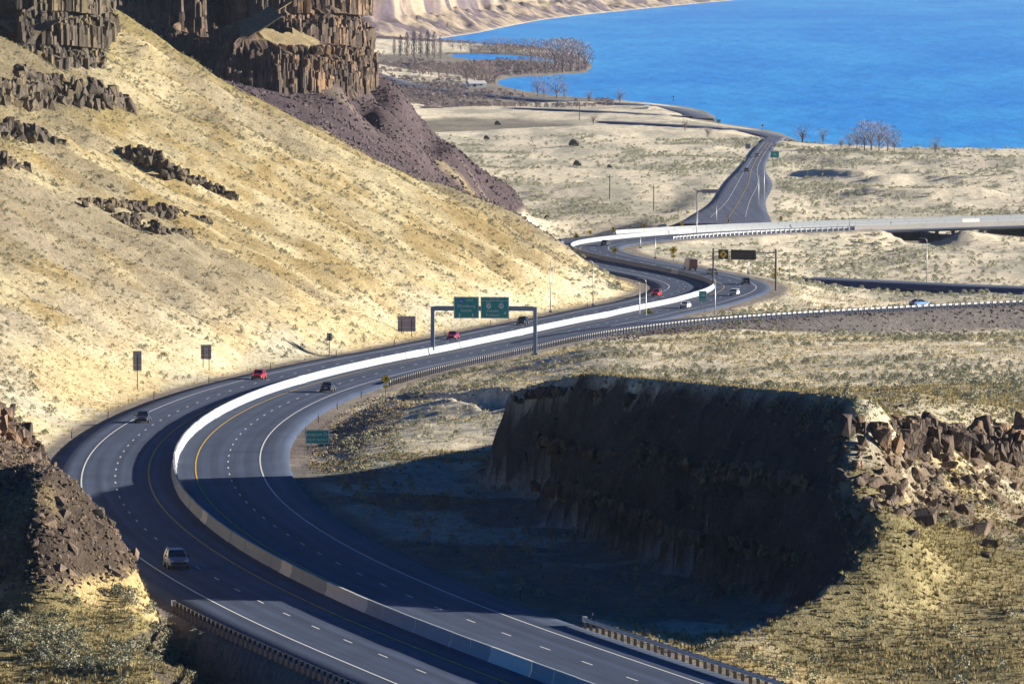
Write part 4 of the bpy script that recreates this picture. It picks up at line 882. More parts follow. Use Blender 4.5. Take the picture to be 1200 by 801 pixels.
im = (BR0 + BR1) // 2
for o in (-8, 0, 8):
    q = C[im] + CN[im] * o; MB().tube([(q[0] - org[0], q[1] - org[1], CZ[im] - 8 - org[2]), (q[0] - org[0], q[1] - org[1], CZ[im] - 1.4 - org[2])], .55, 10).build('pier', M['concrete_dark'], br)
slab(i_p, NC - 14, 12.85, 13.2, .85, -.45, M['concrete_mid'], 'parapet', br)

post_me = MB().box((0, 0, .22), (.16, .20, 1.1)).mesh('post', M['wood']); block_me = MB().box((0, 0, .56), (.15, .2, .36)).mesh('blockout', M['wood'])
def guardrail(P, label, group, side=1, wood=True):
    """P (n,3) at ground level; rail on the traffic side (side=-1: traffic on the left of P)"""
    g = thing('guardrail', tuple(P[0]), label, 'guardrail', group)
    Q = resample(P, 1.905); T, N = tan_right(Q)
    for p, t in zip(Q, T):
        link('post', post_me if wood else post_m2, g, tuple(p - P[0] + np.array([0, 0, .0])), math.atan2(t[1], t[0]))
    R = resample(P, 3.8); T, N = tan_right(R); V = []; F = []
    pr = ((.0, .43), (.07, .47), (.07, .53), (.0, .58), (.07, .63), (.07, .69), (.0, .74))
    for p, nn in zip(R, N):
        for d, h in pr: q = p[:2] + nn * side * (.13 + d); V.append((q[0] - P[0][0], q[1] - P[0][1], p[2] + h - P[0][2]))
    m = len(pr); F = [(i * m + j, i * m + j + 1, (i + 1) * m + j + 1, (i + 1) * m + j) for i in range(len(R) - 1) for j in range(m - 1)]
    me = bpy.data.meshes.new('rail'); me.from_pydata(V, [], F); me.materials.append(M['galv']); me.update(); link('rail', me, g)
    # flared end terminal
    e = MB(); t = T[0]; e.box((0, 0, .58), (.5, .3, .42), math.atan2(t[1], t[0])).build('end_terminal', M['galv'], g)
    return g
post_m2 = MB().box((0, 0, .22), (.12, .14, 1.1)).mesh('post', M['galv'])
def off_line(i0, i1, off): return np.c_[C[i0:i1] + CN[i0:i1] * off, CZ[i0:i1] - .1]
GRL = GR.copy(); GRL[:, 2] -= .08
_s = int(np.argmin(abs(GR[:, 1] - 862)))
guardrail(GRL[_s:], 'long timber-post guardrail running past the sign gantry and along the exit ramp', None, -1)
iA = int(np.argmin(abs(C[:, 1] - 436))); guardrail(off_line(4, iA, 13.5)[::-1], 'guardrail along the right shoulder at the bottom edge', None, 1)
iB = int(np.argmin(abs(C[:, 1] - 460))); guardrail(off_line(4, iB, -14.2)[::-1], 'guardrail along the left shoulder at the bottom edge below the rocky spur', None, -1)
guardrail(off_line(627, i_p, 13.3), 'pale steel guardrail along the near edge of the highway before the bridge', None, -1, wood=False)

# ------------------------------------------------------------------ signs and gantries
def face_rz(T): return math.atan2(T[1], T[0]) - math.pi / 2
def panel(name, parent, c, w, h, mat, th=.06, border=None, rim=.10):
    p = MB().box((0, 0, 0), (w, th, h)).build(name, mat, parent, loc=c)
    if border:
        m = MB(); y = -th / 2 - .006; k = rim
        for a, b, ww, hh in ((0, h / 2 - k / 2 - .03, w - .06, k), (0, -h / 2 + k / 2 + .03, w - .06, k), (-w / 2 + k / 2 + .03, 0, k, h - .06 - 2 * k), (w / 2 - k / 2 - .03, 0, k, h - .06 - 2 * k)): m.box((a, y, b), (ww, .012, hh))
        m.build('border', border, p)
    return p
def letter(parent, txt, size, x, z, mat, th=.06, name='lettering', dy=0.0):
    o = link(name, font_mesh(txt, size, mat), parent); o.location = (x, -th / 2 - .012 - dy, z); o.rotation_euler = (math.pi / 2, 0, 0); return o
def glyph(parent, name, pts, mat, x, z, th=.06, dy=0.0):
    m = MB(); n = len(pts); y0 = -th / 2 - .012 - dy
    m.V = [(x + a, y0, z + b) for a, b in pts] + [(x + a, y0 + .01, z + b) for a, b in pts]
    m.F = [tuple(range(n))] + [(i, (i + 1) % n, n + (i + 1) % n, n + i) for i in range(n)]
    return m.build(name, mat, parent)
def circle(r, n=16, sx=1.0): return [(r * sx * math.cos(2 * math.pi * k / n), r * math.sin(2 * math.pi * k / n)) for k in range(n)]
SHIELD = [(-.42, .40), (-.2, .46), (0, .40), (.2, .46), (.42, .40), (.46, .05), (.3, -.28), (0, -.48), (-.3, -.28), (-.46, .05)]
ARROW = [(-.07, .3), (.07, .3), (.07, -.02), (.25, .06), (0, -.3), (-.25, .06), (-.07, -.02)]
def rot(p, a): return [(x * math.cos(a) - z * math.sin(a), x * math.sin(a) + z * math.cos(a)) for x, z in p]
# green sign gantry over the right carriageway
gi = 337; pl = np.r_[C[gi], CZ[gi] + .9]; qr = C[gi + 1] + CN[gi + 1] * 17.3; pr_ = np.r_[qr, float(ground(qr[:1], qr[1:])[0])]
gz = pt(507, 361, pl[1])[2]
G = thing('sign_gantry', tuple(pl), 'blue-grey steel gantry carrying two green guide signs across the right carriageway', 'gantry')
dv = pr_[:2] - pl[:2]; gl_ = np.hypot(*dv); ga = math.atan2(dv[1], dv[0]); G.rotation_euler = (0, 0, ga)
MB().box((0, 0, (gz - pl[2]) / 2), (.62, .55, gz - pl[2] + .6)).build('post', M['galv_blue'], G)
MB().box((gl_, 0, (gz + pr_[2]) / 2 - pl[2]), (.62, .55, gz - pr_[2] + .6)).build('post', M['galv_blue'], G)
MB().box((gl_, 0, pr_[2] - pl[2] + .1), (1.1, 1.1, .7)).build('footing', M['concrete'], G)
MB().box((gl_ / 2, 0, gz - pl[2]), (gl_ - .63, .5, .78)).build('beam', M['galv_blue'], G)
def gx(px): return (px - 507) / (627 - 507) * gl_
for a, b, kind in ((532, 561.3, 0), (563.5, 596.5, 1)):
    w = (b - a) * .146; h = 3.65; c = (gx((a + b) / 2), -.42, pt(500, 359.8, pl[1])[2] - pl[2])
    s = panel('sign_panel', G, c, w, h, M['green'], border=M['sign_white'], rim=.12)
    MB().box((-w / 4, .2, 0), (.1, .3, h * .8)).box((w / 4, .2, 0), (.1, .3, h * .8)).build('bracket', M['galv'], s)
    if kind == 0:
        s['label'] = 'left green sign reading 90 West, Ellensburg, Seattle with two down arrows'
        glyph(s, 'route_shield', [(x * .95, z * .95) for x, z in SHIELD], M['sign_blue'], -.85, 1.1); letter(s, '90', .55, -.85, 1.05, M['sign_white'], dy=.012); letter(s, 'WEST', .5, .6, 1.2, M['sign_white'])
        letter(s, 'Ellensburg', .74, 0, .25, M['sign_white']); letter(s, 'Seattle', .74, 0, -.5, M['sign_white'])
        for x in (-1.15, 1.1): glyph(s, 'arrow', [(p * 1.15, q * 1.0) for p, q in ARROW], M['sign_white'], x, -1.28)
    else:
        s['label'] = 'right green sign with two white route shields, Othello and Richland'
        letter(s, 'EXIT 137', .42, 0, 1.45, M['sign_white']); MB().box((0, -.042, 1.17), (w - .3, .012, .07)).build('rule', M['sign_white'], s)
        for x, t, nb in ((-1.05, 'EAST', '26'), (1.1, 'TO', '243')):
            letter(s, t, .4, x, .9, M['sign_white']); glyph(s, 'route_shield', circle(.46, 16, .95), M['sign_white'], x, .27); letter(s, nb, .42, x, .27, M['black'], dy=.012)
        letter(s, 'Othello', .66, -.35, -.6, M['sign_white']); letter(s, 'Richland', .66, -.35, -1.28, M['sign_white'])
        glyph(s, 'arrow', rot([(p * 1.1, q * 1.1) for p, q in ARROW], 2.4), M['sign_white'], 1.75, -.95)
# message-board gantry at the bend
vi = 505; pl = np.r_[C[vi], CZ[vi] + .9]; qr = C[vi - 2] + CN[vi - 2] * 14.3; pr_ = np.r_[qr, float(ground(qr[:1], qr[1:])[0])]
tz = pt(837, 297.5, pl[1])[2]; dv = pr_[:2] - pl[:2]; gl_ = np.hypot(*dv)
G2 = thing('message_gantry', tuple(pl), 'dark truss gantry with a black message board and yellow symbol board at the bend', 'gantry', rz=math.atan2(dv[1], dv[0]))
hz = tz - pl[2]
for x, zb in ((0, 0.0), (gl_, pr_[2] - pl[2])): MB().tube([(x, 0, zb), (x, 0, hz + 1.3)], .21, 10).build('post', M['trim'], G2)
tr = MB()
for yy in (-.45, .45):
    for zz_ in (-.55, .55): tr.tube([(0, yy, hz + zz_), (gl_, yy, hz + zz_)], .075, 6)
nb = 14
for k in range(nb):
    x0, x1 = gl_ * k / nb, gl_ * (k + 1) / nb; s = 1 if k % 2 else -1
    for yy in (-.45, .45): tr.tube([(x0, yy, hz - .55 * s), (x1, yy, hz + .55 * s)], .045, 5)
    tr.tube([(x0, -.45, hz + .55), (x1, .45, hz + .55)], .04, 5)
tr.build('truss', M['sign_back'], G2)
def vx(px): return (px - 837) / (909 - 837) * gl_
s = panel('symbol_board', G2, (vx(850), -.75, hz), 2.35, 2.15, M['black'], .3)
glyph(s, 'diamond', rot([(-.68, -.68), (.68, -.68), (.68, .68), (-.68, .68)], math.pi / 4), M['sign_yellow'], 0, 0, .3); glyph(s, 'arrow', rot([(p * 1.6, q * 1.6) for p, q in ARROW], 2.5), M['black'], 0, 0, .3, .012)
s = panel('message_board', G2, (vx(873.3), -.85, hz), 5.9, 2.2, M['black'], .55)
MB().box((0, -.285, 0), (5.5, .02, 1.8)).build('display', M['black'], s)
MB().box((vx(892), -.7, hz + .1), (1.2, .06, .06)).box((vx(892), -.7, hz - .95), (1.2, .9, .06)).box((vx(889), -.7, hz - .4), (.05, .05, 1.1)).box((vx(895), -.7, hz - .4), (.05, .05, 1.1)).build('catwalk', M['galv'], G2)

def post_sign(px, py, cy, wpx, hpx, label, kind='back', posts=1, cat='sign', group=None, text=None, plaque=False, D=None):
    p = survey([(px, py)])[0] if D is None else pt(px, py, D)
    k = p[1] / F_PX; w, h = wpx * k, hpx * k; zc = (py - cy) * k
    t = thing('road_sign', tuple(p), label, cat, group)
    for i in range(posts):
        x = 0 if posts == 1 else (-w * .28 if i == 0 else w * .28)
        MB().box((x, .06, (zc + h * .3) / 2 - .3), (.12, .1, zc + h * .3 + .6)).build('post', M['galv'] if kind != 'back' else M['wood'], t)
    if kind == 'back':
        s = panel('panel', t, (0, .16, zc), w, h, M['sign_back']); MB().box((0, -.06, h * .22), (w * .96, .06, .07)).box((0, -.06, -h * .22), (w * .96, .06, .07)).build('brace', M['galv'], s)
    elif kind == 'diamond':
        q = w / 1.414; s = glyph(t, 'panel', rot([(-q / 2, -q / 2), (q / 2, -q / 2), (q / 2, q / 2), (-q / 2, q / 2)], math.pi / 4), M['sign_yellow'], 0, zc, .05)
        glyph(s, 'arrow', [(a * w * .75, b * w * .75) for a, b in rot(ARROW, 2.7)], M['black'], 0, zc, .05, .014)
        if plaque: glyph(t, 'plaque', [(-w * .24, -h * .15), (w * .24, -h * .15), (w * .24, h * .15), (-w * .24, h * .15)], M['sign_yellow'], 0, zc - h * .72, .05)
    elif kind == 'chevron':
        s = panel('panel', t, (0, 0, zc), w, h, M['sign_yellow']); glyph(s, 'chevron_mark', [(-w * .4, h * .45), (-w * .05, h * .45), (w * .4, 0), (-w * .05, -h * .45), (-w * .4, -h * .45), (w * .02, 0)], M['black'], 0, 0)
    elif kind == 'green':
        s = panel('panel', t, (0, 0, zc), w, h, M['green'], border=M['sign_white'], rim=.07)
        for tx, sz, z in text or (): letter(s, tx, sz * h, 0, z * h, M['sign_white'])
    return t
post_sign(161, 456, 422.5, 10, 23, 'tall grey back of a sign on one thin post, leftmost on the hillside verge')
post_sign(241.5, 433, 412, 12.5, 17, 'grey back of a sign on two posts above the red car', posts=2)
post_sign(386, 415, 394.5, 6, 9, 'small grey back of a sign on one post beyond the red car')
post_sign(476.5, 392, 379, 21, 18, 'wide grey back of a sign on two posts left of the gantry', posts=2)
post_sign(372, 531, 511, 28, 16.5, 'green roadside sign reading Wanapum Dam inside the big bend', 'green', 2, text=(('Wanapum Dam', .36, .17), ('NEXT RIGHT', .25, -.22)))
post_sign(452, 471, 444, 12, 12, 'yellow diamond warning sign with a plaque at the start of the long guardrail', 'diamond', plaque=True)
post_sign(760, 392, 367.5, 14, 14, 'yellow diamond warning sign beside the twin light poles', 'diamond', D=1196)
post_sign(789, 306, 293, 10, 10, 'yellow diamond warning sign on the grass island between the curves', 'diamond', plaque=True)
post_sign(720.5, 303, 293, 9, 9, 'yellow diamond warning sign in front of the second curve', 'diamond', D=1475)
post_sign(908.5, 331, 322, 8, 8, 'yellow diamond warning sign under the right post of the message gantry', 'diamond')
post_sign(913.5, 327, 315, 5, 5, 'small yellow diamond sign behind the message gantry', 'diamond')
post_sign(675.5, 289, 277, 8, 8, 'larger yellow diamond sign at the tip of the second curve', 'diamond', D=1545)
post_sign(823.5, 366, 347, 9, 12.5, 'small tall green sign with a number above the merge at the first bend', 'green', 2, text=(('26', .45, .15), ('EAST', .2, -.3)))
for k, (px, py) in enumerate(((691.5, 277), (718.5, 273.5), (754.5, 269.8), (799.5, 266.5), (853.5, 263.5), (915, 260.5))):
    post_sign(px, py, py - 5, 3.8, 4.6, ('first', 'second', 'third', 'fourth', 'fifth', 'sixth')[k] + ' small chevron sign from the left along the outer edge of the second curve', 'chevron', group='chevron signs on the second curve', D=1600 - 0 * k if k < 1 else [1600, 1592, 1605, 1625, 1640, 1652][k])
post_sign(908, 188, 181, 10, 7.5, 'small green sign on the right side of the junction road near the lake', 'green', 2, text=(('26', .5, 0),))
post_sign(876.5, 176, 171.5, 6, 6, 'grey back of a sign on the left side of the junction road near the lake')
post_sign(842, 148, 142, 5, 4, 'tiny green sign at the shore road beside the water', 'green', 1)
post_sign(893.5, 154, 147, 4, 4.5, 'tiny yellow sign against the water where the shore road bends', 'diamond')
# cantilever sign at the junction
p = survey([(817, 262)])[0]; k = p[1] / F_PX
t = thing('cantilever_sign', tuple(p), 'dark cantilever sign structure at the left of the junction road', 'sign')
MB().tube([(0, 0, -.5), (0, 0, 40 * k)], .22, 8).build('post', M['sign_back'], t); MB().box((13 * k, 0, 38 * k), (26 * k, .3, .5)).build('arm', M['sign_back'], t); MB().box((15 * k, -.2, 38 * k), (19 * k, .1, 4.5 * k)).build('panel', M['sign_back'], t)

# ------------------------------------------------------------------ light poles, utility poles, delineators
def lamp(px, py, topy, arm, label, D=None, group='highway light poles'):
    p = survey([(px, py)])[0] if D is None else pt(px, py, D)
    h = (py - topy) * p[1] / F_PX; t = thing('light_pole', tuple(p), label, 'light pole', group)
    MB().box((0, 0, .0), (.6, .6, .9)).build('base', M['concrete'], t)
    L = arm * p[1] / F_PX; sg = 1 if L >= 0 else -1; r = min(1.6, abs(L) * .5) if L else 0
    pts = [(0, 0, 0), (0, 0, h * .5), (0, 0, h - r)]; rad = [.13, .1, .075]
    MB().tube(pts, rad, 8).build('pole', M['galv'], t, smooth=True)
    if L:
        a = MB(); q = [(0, 0, h - r)] + [(sg * r * (1 - math.cos(u)), 0, h - r + r * math.sin(u)) for u in np.linspace(.3, math.pi / 2, 5)] + [(L * .95, 0, h + .1)]
        a.tube(q, .06, 7).build('arm', M['galv'], t, smooth=True); MB().box((L, 0, h + .05), (.75, .32, .16), taper=.7).build('luminaire', M['galv'], t)
    else: MB().box((0, 0, h), (.3, .5, .16), taper=.7).build('luminaire', M['galv'], t)
    return t
lamp(645, 366, 301, 14, 'light pole with a curved arm at the foot of the hill right of the gantry')
lamp(695, 358, 305, -8, 'light pole at the foot of the hill, next after the curved-arm one')
lamp(749.5, 389, 330, -6, 'left one of the twin light poles beside the yellow sign', D=1192)
lamp(757, 391, 326, -9, 'right one of the twin light poles beside the yellow sign', D=1190)
lamp(838, 378, 326, -6, 'light pole behind the guardrail below the message gantry', D=1150)
lamp(768, 303, 278, 0, 'short light pole on the grass island left of the yellow sign')
lamp(750.5, 291, 278, 0, 'shorter light pole at the tip of the grass island')
lamp(877, 321, 303, 0, 'light pole right behind the message board')
lamp(925.5, 328, 296, -5, 'light pole right of the message gantry')
lamp(1086, 333, 279, -7, 'light pole standing alone on the plain above the blue car')
lamp(816.5, 284, 250, 0, 'thin pole in front of the cantilever sign', D=1570)
lamp(889, 246, 205, 0, 'left tall pole on the junction road', D=1800)
lamp(895.5, 238, 196, 0, 'right tall pole on the junction road', D=1850)
lamp(839.5, 262, 241, 0, 'short pole at the mouth of the junction road', D=1660)
lamp(995.5, 272, 240, 0, 'pole at the start of the bridge', D=1606)
def upole(px, py, topy, label):
    p = survey([(px, py)])[0]; h = (py - topy) * p[1] / F_PX; t = thing('utility_pole', tuple(p), label, 'utility pole', 'utility poles on the plain')
    MB().tube([(0, 0, -.5), (0, 0, h)], [.2, .13], 7).build('pole', M['wood'], t); MB().box((0, 0, h - .7), (2.2, .14, .14)).build('crossarm', M['wood'], t)
upole(714.5, 233, 205, 'wooden utility pole on the plain, left of two'); upole(766, 246, 217, 'wooden utility pole on the plain, right of two')
upole(679, 141, 120, 'thin utility pole near the causeway'); upole(789, 121, 112, 'short pole at the water edge by the causeway')
# steel cabinet beside the twin poles
p = pt(753.5, 392, 1188); t = thing('utility_cabinet', tuple(p), 'pale utility cabinet standing between the twin light poles', 'cabinet')
MB().box((0, 0, .85), (.9, .7, 1.7)).build('housing', M['sign_white'], t); MB().box((0, -.36, .85), (.75, .03, 1.45)).build('door', M['concrete_new'], t)
dl_me = MB().box((0, 0, .5), (.1, .05, 1.3)).mesh('delineator_post', M['trim']); rf_me = MB().box((0, -.03, .98), (.09, .02, .2)).mesh('reflector', M['sign_white'])
def delin(q, z, label, group):
    t = thing('delineator', (q[0], q[1], z), label, 'delineator', group); link('post', dl_me, t); link('reflector', rf_me, t)
ORD = ('first', 'second', 'third', 'fourth', 'fifth', 'sixth', 'seventh', 'eighth', 'ninth', 'tenth', 'eleventh', 'twelfth', 'thirteenth')
for k, i in enumerate(range(150, 470, 26)):
    q = C[i] + CN[i] * -14.6; delin(q, float(ground(q[:1], q[1:])[0]), ORD[k] + ' dark delineator post, counted from the bend, along the hillside edge of the highway', 'delineators left of the highway')
for k, i in enumerate((52, 62, 75, 205, 222, 240, 258)):
    q = C[i] + CN[i] * (14.1 if i > 100 else 14.6); delin(q, float(ground(q[:1], q[1:])[0]), ORD[k] + ' dark delineator post, counted from the bottom edge, along the right shoulder', 'delineators right of the highway')

# ------------------------------------------------------------------ vehicles
def loft(rings, mat, name, parent, smooth=False):
    V = [v for r in rings for v in r]; m = len(rings[0]); n = len(rings)
    F = [(i * m + j, i * m + (j + 1) % m, (i + 1) * m + (j + 1) % m, (i + 1) * m + j) for i in range(n - 1) for j in range(m)] + [tuple(range(m))[::-1], tuple(range((n - 1) * m, n * m))]
    me = bpy.data.meshes.new(name); me.from_pydata(V, [], F); me.materials.append(mat); me.update()
    if smooth:
        for p in me.polygons: p.use_smooth = True
    return link(name, me, parent)
PAINT = {k: plain('paint_' + k, c, .3, .1, .03, 2, spec=.6) for k, c in dict(silver=(.17, .20, .27), dark=(.04, .045, .055), red=(.42, .02, .03), black=(.012, .012, .014), white=(.75, .76, .77), maroon=(.33, .03, .07), blue=(.05, .16, .36), grey=(.2, .215, .24), brown=(.13, .045, .035)).items()}
def make_car(suv=False):
    t = thing('car', (0, 0, 0), 'x', 'car'); W = .92 if not suv else .95; dz = .0 if not suv else .12
    S = [(-2.32, .48, .78, .74), (-2.2, .32, .97, .86), (-1.7, .26, 1.02, .96), (-.9, .24, 1.0, 1), (.8, .24, .98, 1), (1.25, .24, .95, .98), (2.0, .28, .82, .92), (2.3, .36, .66, .78)]
    R = []
    for y, a, b, k in S:
        a += dz * .6; b += dz; h = W * k
        R.append([(-h * .88, y, a), (h * .88, y, a), (h, y, a + (b - a) * .3), (h * .985, y, a + (b - a) * .72), (h * .84, y, b), (-h * .84, y, b), (-h * .985, y, a + (b - a) * .72), (-h, y, a + (b - a) * .3)])
    loft(R, PAINT['silver'], 'body', t)
    if suv: Gs = [(-2.15, 1.08, 1.12, .76, .74), (-1.95, 1.06, 1.52, .80, .64), (-.6, 1.08, 1.60, .82, .66), (.25, 1.07, 1.56, .82, .65), (1.1, 1.05, 1.08, .78, .74)]
    else: Gs = [(-1.75, .99, 1.01, .74, .70), (-1.0, .99, 1.39, .79, .60), (-.25, .98, 1.46, .80, .62), (.35, .97, 1.42, .80, .61), (1.2, .94, .96, .76, .72)]
    loft([[(-b, y, z0), (b, y, z0), (c, y, z1), (-c, y, z1)] for y, z0, z1, b, c in Gs], M['glass'], 'cabin_glass', t)
    g = Gs[1:4]; m = MB()
    for a, b in ((g[0], g[1]), (g[1], g[2])):
        m.quad((-a[4] - .01, a[0], a[2] + .015), (a[4] + .01, a[0], a[2] + .015), (b[4] + .01, b[0], b[2] + .015), (-b[4] - .01, b[0], b[2] + .015))
    for s in (-1, 1):
        for a, b in ((Gs[0], Gs[1]), (Gs[4], Gs[3])): m.tube([(s * a[3], a[0], a[1]), (s * b[4], b[0], b[2])], .05, 5)
        m.tube([(s * (g[1][3] + .005), g[1][0], g[1][1]), (s * (g[1][4] + .01), g[1][0], g[1][2])], .04, 5)
    m.build('roof', PAINT['silver'], t)
    for s in (-1, 1):
        MB().box((s * .62, 2.21, .70 + dz), (.36, .12, .13), taper=.8).build('headlight', M['lamp_glass'], t)
        MB().box((s * .66, -2.26, .84 + dz), (.3, .1, .16)).build('tail_light', M['tail'], t)
        MB().box((s * 1.0, .75, 1.03 + dz), (.18, .12, .12)).build('mirror', M['trim'], t)
        for y in (-1.38, 1.42):
            w = MB().tube([(s * .72, y, .33), (s * .93, y, .33)], .335 + dz * .2, 14).build('wheel', M['tyre'], t); MB().tube([(s * .88, y, .33), (s * .945, y, .33)], .2, 10).build('rim', M['rim'], w)
    MB().box((0, 2.28, .50 + dz), (1.3, .1, .2)).build('grille', M['trim'], t); MB().box((0, -2.33, .5 + dz), (1.5, .12, .18)).build('bumper', M['trim'], t); MB().box((0, -2.36, .74 + dz), (.5, .04, .13)).build('number_plate', M['sign_white'], t)
    return t
def make_truck():
    t = thing('box_truck', (0, 0, 0), 'x', 'truck')
    loft([[(-1.05, y, a), (1.05, y, a), (1.02, y, b), (-1.02, y, b)] for y, a, b in ((1.6, .6, 2.5), (2.6, .6, 2.45), (3.1, .6, 1.55), (3.9, .6, 1.4), (4.0, .65, 1.1))], PAINT['brown'], 'cab', t)
    MB().quad((-.9, 2.62, 2.38), (.9, 2.62, 2.38), (.9, 3.08, 1.62), (-.9, 3.08, 1.62)).build('windscreen', M['glass'], t, loc=(0, .03, .02))
    b = MB().box((0, -1.2, 2.0), (2.4, 5.4, 2.4)).build('cargo_box', PAINT['brown'], t); MB().box((0, -3.93, 1.9), (2.2, .06, 2.0)).build('door', PAINT['brown'], b)
    MB().box((0, 0, .68), (1.0, 7.4, .25)).build('chassis', M['trim'], t)
    for s in (-1, 1):
        MB().box((s * .8, -3.95, .75), (.3, .08, .2)).build('tail_light', M['tail'], t); MB().box((s * .7, 4.0, .95), (.3, .08, .2)).build('headlight', M['lamp_glass'], t)
        for y in (-2.6, 2.9):
            w = MB().tube([(s * .75, y, .48), (s * 1.08, y, .48)], .48, 14).build('wheel', M['tyre'], t); MB().tube([(s * 1.0, y, .48), (s * 1.1, y, .48)], .27, 10).build('rim', M['rim'], w)
    return t
car0, suv0, truck0 = make_car(), make_car(True), make_truck(); used = set()
def place_car(px, py, kind, paint, label, lane=None, heading=None, D=None, pos=None):
    src = {'car': car0, 'suv': suv0, 'truck': truck0}[kind]
    o = src if src.name not in used else copy_tree(src); used.add(src.name)
    if pos is None:
        q = on_road(px, py); i = int(np.argmin(((C - q) ** 2).sum(1))); lt = float((q - C[i]) @ CN[i])
        lanes = (-8.3, -4.6, 4.2, 7.9); o_ = min(lanes, key=lambda a: abs(a - lt)) if lane is None else lane
        p = C[i] + CN[i] * o_; T = CT[i] * (1 if o_ > 0 else -1); z = CZ[i] + .01
    else: p, z, T = pos
    o.location = (p[0], p[1], z); o.rotation_euler = (0, 0, face_rz(T)); o['label'] = label; o['group'] = 'vehicles on the roads'; o['category'] = 'truck' if kind == 'truck' else 'car'
    for ch in o.children:
        if ch.name.split('.')[0] in ('body', 'roof'): ch.material_slots[0].link = 'OBJECT'; ch.material_slots[0].material = PAINT[paint]
    return o
place_car(207, 665, 'suv', 'silver', 'silver-blue people carrier in the shade, nearest vehicle of all')
place_car(166, 495, 'car', 'dark', 'dark sedan coming down the bend below the leftmost sign back')
place_car(294, 444, 'car', 'red', 'bright red car on the left carriageway before the bend')
place_car(388, 459, 'car', 'dark', 'dark car driving away inside the bend, right of the barrier')
place_car(528, 397.5, 'car', 'maroon', 'red car under the left side of the sign gantry')
place_car(612, 380.5, 'suv', 'black', 'black vehicle behind the right post of the sign gantry')
place_car(767, 347.5, 'suv', 'red', 'red vehicle rounding the hill at the first bend')
place_car(803, 361, 'car', 'white', 'white car just below the white barrier at the first bend')
place_car(863, 346, 'suv', 'white', 'silver-white vehicle below the message gantry')
place_car(878, 333, 'suv', 'black', 'black vehicle under the right half of the message gantry')
place_car(841, 321.5, 'car', 'grey', 'small dark car right of the gantry post, behind the truck')
tk_ = place_car(812, 316.5, 'truck', 'brown', 'reddish-brown box truck between the two curves')
tk_.scale = (.85, .8, .85)
place_car(702, 287.5, 'car', 'dark', 'dark car beside the barrier at the tip of the second curve')
place_car(652, 286.5, 'car', 'silver', 'silver car on the outside of the second curve')
rk = int(np.argmin(abs(RAMP[:, 0] - (1085 - 600) / F_PX * 1200))); rT, rN = tan_right(RAMP)
place_car(0, 0, 'car', 'blue', 'blue car on the exit ramp behind the guardrail', pos=(RAMP[rk, :2] + rN[rk] * -.6, RAMP[rk, 2] + .05, rT[rk]))
for px, py, pa, fr, lb in ((876, 200, 'dark', .38, 'dark car on the junction road, nearer of two'), (891, 181, 'silver', .45, 'pale car on the junction road, farther of two')):
    q = ptz(px, py, 4.2)[:2]; k = int(np.argmin(abs(JM[:, 1] - q[1]))); T = JM[min(k + 2, n_ - 1)] - JM[max(k - 2, 0)]; T /= np.linalg.norm(T)
    place_car(0, 0, 'car', pa, lb, pos=(JL[k] + (JR[k] - JL[k]) * fr, jz[k] + .05, -T))

ORD = ('first', 'second', 'third', 'fourth', 'fifth', 'sixth', 'seventh', 'eighth', 'ninth', 'tenth', 'eleventh', 'twelfth', 'thirteenth')
# ------------------------------------------------------------------ bare trees, evergreen shrubs, buildings on the plain
def tree_meshes(seed, poplar=False, n=420, bush=False):
    """unit-height tree: trunk+limbs mesh, twig crown mesh"""
    r = random.Random(seed); tk = MB(); cr = MB()
    nt_ = 1 if not bush else 3
    for q in range(nt_):
        bx, by = (0, 0) if nt_ == 1 else (r.uniform(-.1, .1), r.uniform(-.1, .1))
        tk.tube([(bx, by, -.03), (bx + r.uniform(-.03, .03), by, .25), (bx + r.uniform(-.05, .05), by + r.uniform(-.04, .04), .55 if not poplar else .95)], [.028, .02, .006], 6)
        for k in range(9 if not poplar else 14):
            z0 = r.uniform(.14, .5) if not poplar else r.uniform(.1, .85); a = r.uniform(0, 6.28); L = r.uniform(.2, .42) if not poplar else .09
            up = r.uniform(.25, .5) if not poplar else .2
            e = (bx + math.cos(a) * L, by + math.sin(a) * L, min(.97, z0 + up)); mid = (bx + math.cos(a) * L * .5, by + math.sin(a) * L * .5, z0 + up * .62)
            tk.tube([(bx, by, z0), mid, e], [.012, .008, .003], 4)
    for k in range(n):
        a = r.uniform(0, 6.28); u = r.random() ** .45
        if poplar: z = r.uniform(.08, 1.0); rad = .13 * math.sin(math.pi * min(1, .15 + z * .85)) ** .6 * u
        else: z = r.uniform(.16, .98); rad = (.46 if not bush else .55) * math.sqrt(max(0, 1 - ((z - .55) / .5) ** 2)) * u * (1 + .25 * math.sin(3 * a + seed))
        x, y = math.cos(a) * rad, math.sin(a) * rad
        dx, dy = math.cos(a) * .5 + r.gauss(0, .4), math.sin(a) * .5 + r.gauss(0, .4); L = r.uniform(.06, .13); w = .011
        if poplar: dx *= .3; dy *= .3
        nrm = math.sqrt(dx * dx + dy * dy + 1); v = (dx / nrm * L, dy / nrm * L, L / nrm * r.uniform(.5, 1)); b = r.uniform(0, 6.28)
        cr.quad((x - math.cos(b) * w, y - math.sin(b) * w, z), (x + math.cos(b) * w, y + math.sin(b) * w, z), (x + v[0], y + v[1], z + v[2]))
    return tk.mesh('trunk', M['bark']), cr.mesh('crown', M['twig'])
T_MESH = [tree_meshes(s) for s in range(4)]; P_MESH = [tree_meshes(20 + s, True) for s in range(2)]; B_MESH = [tree_meshes(40 + s, False, 320, True) for s in range(2)]
